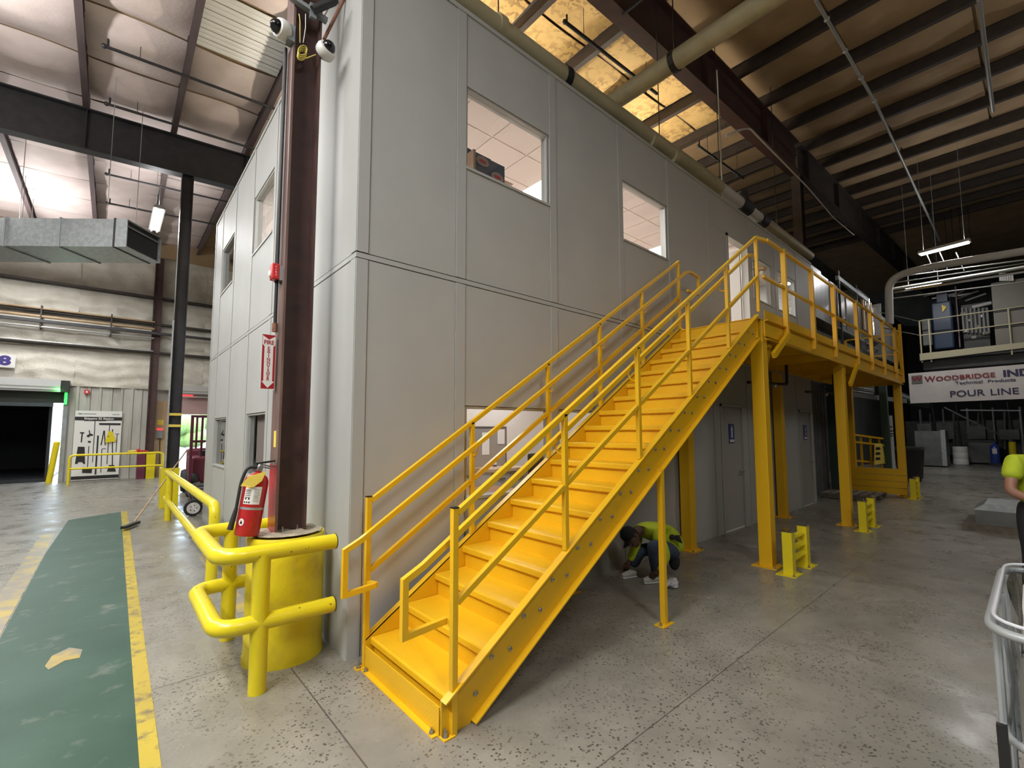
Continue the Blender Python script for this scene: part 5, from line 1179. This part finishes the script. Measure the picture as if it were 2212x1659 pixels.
# ------------------------------------------------------------------ people
def skin(name, J, edges, mat_, parent, sub_=2):
    names = list(J); me = bpy.data.meshes.new(name)
    me.from_pydata([tuple(J[n][0]) for n in names],[(names.index(a),names.index(b)) for a,b in edges],[]); me.materials.append(MT(mat_))
    o = bpy.data.objects.new(name, me); COL.objects.link(o); o.parent = parent
    if parent.get('_t'): o.matrix_parent_inverse = Matrix.Translation(-Vector(parent.location))
    s = o.modifiers.new('skin','SKIN'); s.use_smooth_shade = True
    lay = me.skin_vertices[0].data
    for i, n in enumerate(names): r = J[n][1]; lay[i].radius = r if isinstance(r, tuple) else (r, r); lay[i].use_root = (i == 0)
    m_ = o.modifiers.new('subdivision','SUBSURF'); m_.levels = sub_; m_.render_levels = sub_
    return o
def hand(parent, wrist, tip, palm_n, mat_, curl=.5, side=1):
    w_ = Vector(wrist); f = (Vector(tip)-w_).normalized(); n = Vector(palm_n).normalized(); n = (n - f*n.dot(f)).normalized(); s = f.cross(n)*side
    mb = MB(); L = .09
    mb.tube([w_-f*.015, w_+f*.03, w_+f*.075, w_+f*L],[.026,.036,.040,.034],10)
    for k, (off, ln) in enumerate(((-.030,.062),(-.010,.075),(.011,.070),(.030,.055))):
        b0 = w_+f*(L-.012)+s*off; p1 = b0+f*(ln*.45)+n*(ln*.10*curl); p2 = p1+f*(ln*.33*(1-curl*.4))+n*(ln*.33*curl); p3 = p2+f*(ln*.25*(1-curl*.7))+n*(ln*.28*curl)
        mb.tube([b0,p1,p2,p3],[.0095,.009,.0082,.006],7)
    t0_ = w_+f*.03-s*.032; t1_ = t0_-s*.025+f*.025+n*.01; t2_ = t1_-s*.008+f*.03+n*.012
    mb.tube([t0_,t1_,t2_],[.013,.0105,.008],7)
    return mb.build('hand', mat_, parent, smooth=True)
def head(parent, c0, face, up, mat_, hair=True, s=1.):
    c0 = Vector(c0); f = Vector(face).normalized(); u = Vector(up); u = (u - f*u.dot(f)).normalized(); r = f.cross(u)
    M_ = Matrix((r, f, u)).transposed(); mb = MB(); q = lambda x,y,z: c0 + M_ @ Vector((x*s,y*s,z*s))
    mb.ball(c0,(.076*s,.094*s,.112*s),18,12,M_); mb.ball(q(0,.035,-.06),(.054*s,.060*s,.055*s),12,8,M_)
    mb.tube([q(0,.088,.012),q(0,.108,-.012),q(0,.098,-.026)],[.009*s,.014*s,.010*s],8)
    h = mb.build('head', mat_, parent, smooth=True)
    for sd in (-1,1):
        MB().ball(q(sd*.030,.083,.018),(.013*s,.008*s,.008*s),8,6,M_).build('eye','white_gloss',h,smooth=True); MB().ball(q(sd*.030,.090,.018),(.006*s,.004*s,.006*s),6,5,M_).build('pupil','black',h)
        MB().ball(q(sd*.078,-.005,-.005),(.010*s,.020*s,.030*s),8,6,M_).build('ear',mat_,h,smooth=True)
    MB().ball(q(0,.088,-.062),(.024*s,.010*s,.007*s),8,5,M_).build('mouth','skin_tan',h,smooth=True)
    return h, q, M_
# worker squatting under the stairs
p1 = thing('person', 'person in yellow green long sleeve shirt squatting under the stairs working on the floor', 'person', (3.3,-.5,0))
Jb = {
 'pelvis': (UD(5.52,1449,1186),.13), 'spine': (UD(5.46,1437,1152),.125), 'chest': (UD(5.38,1404,1136),.13), 'neck': (UD(5.33,1381,1146),.06), 'skull': (UD(5.29,1370,1156),.055),
 'shn': (UD(5.22,1416,1150),.072), 'eln': (UD(5.10,1440,1203),.048), 'wrn': (UD(5.12,1417,1237),.032),
 'shf': (UD(5.48,1377,1150),.072), 'elf': (UD(5.46,1371,1190),.046), 'wrf': (UD(5.40,1357,1216),.032),
 'hpn': (UD(5.42,1450,1192),.10), 'knn': (UD(5.04,1410,1176),.070), 'ann': (UZ(.10,1418,1240),.046),
 'hpf': (UD(5.60,1438,1190),.10), 'knf': (UD(5.46,1384,1186),.068), 'anf': (UZ(.10,1366,1226),.046)}
Eb = [('pelvis','spine'),('spine','chest'),('chest','neck'),('neck','skull'),('chest','shn'),('shn','eln'),('eln','wrn'),('chest','shf'),('shf','elf'),('elf','wrf'),('pelvis','hpn'),('hpn','knn'),('knn','ann'),('pelvis','hpf'),('hpf','knf'),('knf','anf')]
cov = ('pelvis','spine','chest','shn','eln','shf','elf','hpn','knn','hpf','knf')
body = skin('body', {n:(q_[0], q_[1]*(.5 if n in ('chest','shf','shn','spine') else .62 if n in cov else 1)) for n, q_ in Jb.items()}, Eb, 'skin_dark', p1)
def grow(keys, k, J=Jb, cut=None):
    out = {n: (J[n][0], J[n][1]+k) for n in keys}; return out
sh_ = {'chest': (Jb['chest'][0],.150), 'spine': (Jb['spine'][0],.158), 'pelvis': (UD(5.50,1455,1176),.140), 'hem': (UD(5.50,1462,1194),.115), 'shn': (Jb['shn'][0],.088), 'eln': (Jb['eln'][0],.062), 'collar': (Jb['chest'][0].lerp(Jb['neck'][0],.75)+Vector((0,0,.01)),.098), 'shf': (Jb['shf'][0],.085), 'elf': (Jb['elf'][0],.060)}
sh_['cufn'] = (Vector(Jb['eln'][0]).lerp(Vector(Jb['wrn'][0]),.86),.044); sh_['cuff'] = (Vector(Jb['elf'][0]).lerp(Vector(Jb['wrf'][0]),.86),.044)
skin('shirt', sh_, [('chest','spine'),('chest','collar'),('pelvis','spine'),('pelvis','hem'),('chest','shn'),('shn','eln'),('eln','cufn'),('chest','shf'),('shf','elf'),('elf','cuff')], 'hivis', p1)
tr_ = {'pelvis': (UD(5.50,1446,1193),.105), 'waist': (UD(5.48,1446,1176),.09), **grow(['hpn','knn','ann','hpf','knf','anf'], .010)}
skin('trousers', tr_, [('pelvis','waist'),('pelvis','hpn'),('hpn','knn'),('knn','ann'),('pelvis','hpf'),('hpf','knf'),('knf','anf')], 'denim', p1)
for nm, heel, toe in (('ann',UZ(.04,1424,1250),UZ(.035,1389,1254)),('anf',UZ(.04,1372,1238),UZ(.035,1343,1244))):
    sh = TUBE([heel, heel.lerp(toe,.35)+Vector((0,0,.012)), heel.lerp(toe,.75), toe],[.030,.040,.038,.024],12).build('shoe','shoe_light',p1,smooth=True)
    MB().bar(heel+Vector((0,0,-.028)),toe+Vector((0,0,-.022)),.07,.014).build('sole','white',sh)
fdir = (Jb['skull'][0]-Jb['neck'][0]).normalized()
h, q, Mh = head(p1, UD(5.27,1364,1160), UD(5.1,1352,1200)-UD(5.27,1364,1160), UD(5.27,1350,1150)-UD(5.27,1364,1160), 'skin_dark')
MB().ball(q(0,-.012,.022),(.083,.100,.105),16,10,Mh).build('hair','hair_black',h,smooth=True)
cap_ = MB().lathe([(.092,.0),(.094,.03),(.085,.075),(.05,.108),(0,.118)],18,q(0,-.005,.02),Mh).build('cap','dark_cloth',h,smooth=True); MB().prism([(-.07,.06),(.07,.06),(.055,.15),(-.055,.15)],.02,.03,lambda a,b,c:q(a,b,c)).build('cap_visor','dark_cloth',h)
hand(p1, Jb['wrn'][0], UZ(.04,1402,1250), (0,0,-1), 'skin_dark', .6, 1); hand(p1, Jb['wrf'][0], UZ(.06,1348,1232), (0,0,-1), 'skin_dark', .6, -1)
gl1 = MB(); g0 = UD(5.30,1452,1160)
for k in range(4): gl1.tube([g0, g0+RT*(.05+.012*k)-UP*(.02*k-.01), g0+RT*(.09+.008*k)-UP*(.026*k-.012)],[.016,.013,.009],7)
gl1.ball(g0,(.035,.03,.03),10,7); gl1.build('pocket_gloves','dark_cloth',p1,smooth=True)
tp_ = MB().ball(UD(5.42,1457,1213),(.07,.06,.10),14,9).build('tool_pouch','dark_cloth',p1,smooth=True)
TUBE([UD(5.42,1457,1195),UD(5.48,1455,1184)],.02,6).build('pouch_strap','dark_cloth',p1)
mk = thing('marker_pen', 'white marker held low by the squatting person', 'pen', UZ(.2,1382,1212)); TUBE([UZ(.10,1379,1214),UZ(.11,1391,1209)],.007,7).build('barrel','white',mk); TUBE([UZ(.10,1379,1214),UZ(.099,1376,1216)],.004,6).build('nib','black',mk)
pw_ = thing('plastic_bag', 'crumpled clear plastic wrap on the floor beside the squatting person', 'plastic bag', UZ(0,1450,1265))
c0 = UZ(.0,1452,1266); rr = random.Random(3)
for k in range(5):
    cc = c0+Vector((rr.uniform(-.08,.08),rr.uniform(-.06,.06),.03)); mb = MB().ball(cc,(.06+.03*rr.random(),.05,.035),9,6)
    mb.v = [tuple(Vector(v)+Vector((rr.uniform(-.014,.014),rr.uniform(-.014,.014),rr.uniform(-.008,.012)))) for v in mb.v]; mb.build('crumpled_film','plastic_wrap',pw_)
# worker standing at the right
p2 = thing('person', 'person in yellow green t-shirt standing with bent arm beside the metal crate', 'person', (5.6,-3.6,0))
G = UD(4.6,2257,1300); G.z = 0; Rh = Vector((RT.x,RT.y,0)).normalized(); Tc = Vector((-_fw.x,-_fw.y,0)).normalized()
def L(r, t_, z): return G + Rh*r + Tc*t_ + Vector((0,0,z))
J2 = {'pelvis':(L(.02,0,.92),(.15,.11)),'spine':(L(.01,.02,1.10),(.15,.115)),'chest':(L(0,.03,1.27),(.155,.12)),'neck':(L(.0,.03,1.44),.055),'skull':(L(.0,.06,1.53),.06),
 'sl':(L(-.215,.03,1.39),.078),'el':(L(-.325,.06,1.09),.052),'wl':(L(-.10,.28,.97),.036),'sr':(L(.19,.03,1.39),.078),'er':(L(.26,.08,1.07),.050),'wr':(L(.08,.32,1.0),.034),
 'hl':(L(-.09,0,.86),.095),'kl':(L(-.10,.03,.49),.068),'al':(L(-.11,-.02,.09),.045),'hr':(L(.12,0,.86),.095),'kr':(L(.14,.03,.49),.068),'ar':(L(.15,-.02,.09),.045)}
E2 = [('pelvis','spine'),('spine','chest'),('chest','neck'),('neck','skull'),('chest','sl'),('sl','el'),('el','wl'),('chest','sr'),('sr','er'),('er','wr'),('pelvis','hl'),('hl','kl'),('kl','al'),('pelvis','hr'),('hr','kr'),('kr','ar')]
cov = ('pelvis','spine','chest','sl','sr','hl','kl','hr','kr')
skin('body', {n:(q_[0], (tuple(a*.66 for a in q_[1]) if isinstance(q_[1],tuple) else q_[1]*.72) if n in cov else q_[1]) for n, q_ in J2.items()}, E2, 'skin_tan', p2)
s2 = {n:(J2[n][0],tuple(a+.016 for a in J2[n][1]) if isinstance(J2[n][1],tuple) else J2[n][1]+.016) for n in ('pelvis','spine','chest','sl','sr')}
s2['cl'] = (Vector(J2['sl'][0]).lerp(Vector(J2['el'][0]),.62),.086); s2['cr'] = (Vector(J2['sr'][0]).lerp(Vector(J2['er'][0]),.62),.086)
skin('shirt', s2, [('pelvis','spine'),('spine','chest'),('chest','sl'),('sl','cl'),('chest','sr'),('sr','cr')], 'hivis', p2)
t2 = {n:(J2[n][0],J2[n][1]+.018) for n in ('hl','kl','al','hr','kr','ar')}; t2 = {'pelvis':(L(.02,0,.88),(.15,.115)), 'waist':(L(.02,0,1.0),(.14,.105)), **t2}
skin('trousers', t2, [('pelvis','waist'),('pelvis','hl'),('hl','kl'),('kl','al'),('pelvis','hr'),('hr','kr'),('kr','ar')], 'dark_cloth', p2)
for s_ in (-.11,.15): TUBE([L(s_,-.05,.05),L(s_,.05,.055),L(s_+.01,.17,.045),L(s_+.01,.22,.035)],[.045,.05,.046,.03],10).build('boot','rubber',p2,smooth=True)
hand(p2, J2['wl'][0], L(.10,.42,.95), (0,0,-1), 'skin_tan', .5, 1); hand(p2, J2['wr'][0], L(.0,.45,.97), (0,0,-1), 'skin_tan', .5, -1)
h, q, Mh = head(p2, L(0,.07,1.60), Tc, (0,0,1), 'skin_tan'); MB().ball(q(0,-.014,.024),(.082,.098,.104),16,10,Mh).build('hair','hair_black',h,smooth=True)
MB().tube([L(-.10,.175,1.36),L(-.165,.175,1.27),L(-.175,.17,1.20),L(-.15,.175,1.17),L(-.02,.185,1.15)],.009,6).build('chest_stripe','dark_cloth',p2)
# metal crate on a skid beside him
mcx = thing('metal_crate', 'flat metal crate with shiny lid on a dark skid near the standing person', 'crate', (10.2,-3.0,0))
B(9.6,10.9,-3.55,-2.62,.0,.10).build('skid','pallet_wood',mcx); B(9.75,10.8,-3.5,-2.78,.10,.34).build('crate_body','machine_grey',mcx); MB().prism([(-3.52,.34),(-2.76,.34),(-2.9,.45),(-3.4,.45)],9.75,10.8,lambda a,b,c:(c,a,b)).build('lid','galvanized',mcx)
# ------------------------------------------------------------------ liner cart at the lower right
ct = thing('foam_cart', 'grey tube cart holding white foam in a clear plastic liner', 'cart', (1.75,-3.85,0))
cx0, cx1, cy0, cy1 = 1.12, 2.36, -4.25, -3.40
def loop(i, z): return rounded([(cx0+i,cy0+i,z),(cx1-i,cy0+i,z),(cx1-i,cy1-i,z),(cx0+i,cy1-i,z)],.16,6,closed=True)
TUBE(loop(0,.95),.017,10,closed=True).build('top_rim','cart_tube',ct,smooth=True); TUBE(loop(.012,.985),.007,8,closed=True).build('liner_hem','plastic_wrap',ct,smooth=True); TUBE(loop(.02,.54),.016,10,closed=True).build('lower_ring','cart_tube',ct,smooth=True)
for x in (cx0+.2,cx0+.62,cx1-.2): TUBE([(x,cy1-.015,.12),(x,cy1-.015,.95)],.014,8).build('upright','cart_tube',ct,smooth=True)
for y in (cy1-.25,cy0+.25): TUBE([(cx0+.015,y,.12),(cx0+.015,y,.95)],.014,8).build('upright','cart_tube',ct,smooth=True)
def liner(u, v):
    P_ = loop(.035,.0); k = u*len(P_); i = int(k) % len(P_); f_ = k-int(k); p_ = P_[i].lerp(P_[(i+1) % len(P_)],f_)
    cxm, cym = (cx0+cx1)/2, (cy0+cy1)/2; w_ = .018*math.sin(u*150)+.012*math.sin(u*61+v*5); d = Vector((p_.x-cxm,p_.y-cym,0)).normalized()
    p_ = p_ + d*(w_-.02*v*(1-v)*4); return (p_.x,p_.y,.54+.43*v)
MB().grid(160,5,liner).build('plastic_liner','clear_film',ct,smooth=True)
MB().prism([(cx0+.07,cy0+.07),(cx1-.07,cy0+.07),(cx1-.07,cy1-.07),(cx0+.07,cy1-.07)],.14,.52,lambda a,b,c:(a,b,c)).build('tub','cart_body',ct,bevel=.06)
mb = MB().ball(((cx0+cx1)/2,(cy0+cy1)/2,.74),(.58,.39,.36),24,14); mb.v = [(max(cx0+.08,min(cx1-.08,(cx0+cx1)/2+(x-(cx0+cx1)/2)*1.25)),max(cy0+.08,min(cy1-.085,(cy0+cy1)/2+(y-(cy0+cy1)/2)*1.25)),max(.5,z)+.012*math.sin(x*9)*math.sin(y*11)) for x,y,z in mb.v]; mb.build('foam_block','foam_white',ct,smooth=True)
MB().bar((cx0+.02,cy1-.02,.15),(cx0+.01,cy1-.02,.62),.03,.02,up=(1,0,0)).build('black_strap','black',ct)
for x in (cx0+.15,cx1-.15):
    for y in (cy0+.12,cy1-.12): TUBE([(x,y-.02,.06),(x,y+.02,.06)],.06,12).build('caster','rubber',ct); 
B(cx0+.08,cx1-.08,cy0+.08,cy1-.08,.11,.14).build('base_board','black',ct)
# foliage outside the bright doorway
for i,(x,y,r_) in enumerate(((2.5,45,2.0),(5.5,52,3.0))):
    o = thing('yard_tree', 'green shrub out in the yard beyond the dock opening' if i == 0 else 'broad green tree farther out in the yard', 'tree', (x,y,0)); TUBE([(x,y,0),(x,y,r_)],.15,7).build('trunk','wood',o)
    for k in range(7): MB().ball((x+r_*.7*math.cos(k*2.4),y+.5*math.sin(k*2.4),r_*(.7+.25*(k%3))),r_*.5,9,7).build('leaf_clump','leaf',o,smooth=True)
bpy.context.view_layer.update()
for o in EMPTIES:
    if '_t' in o: del o['_t']
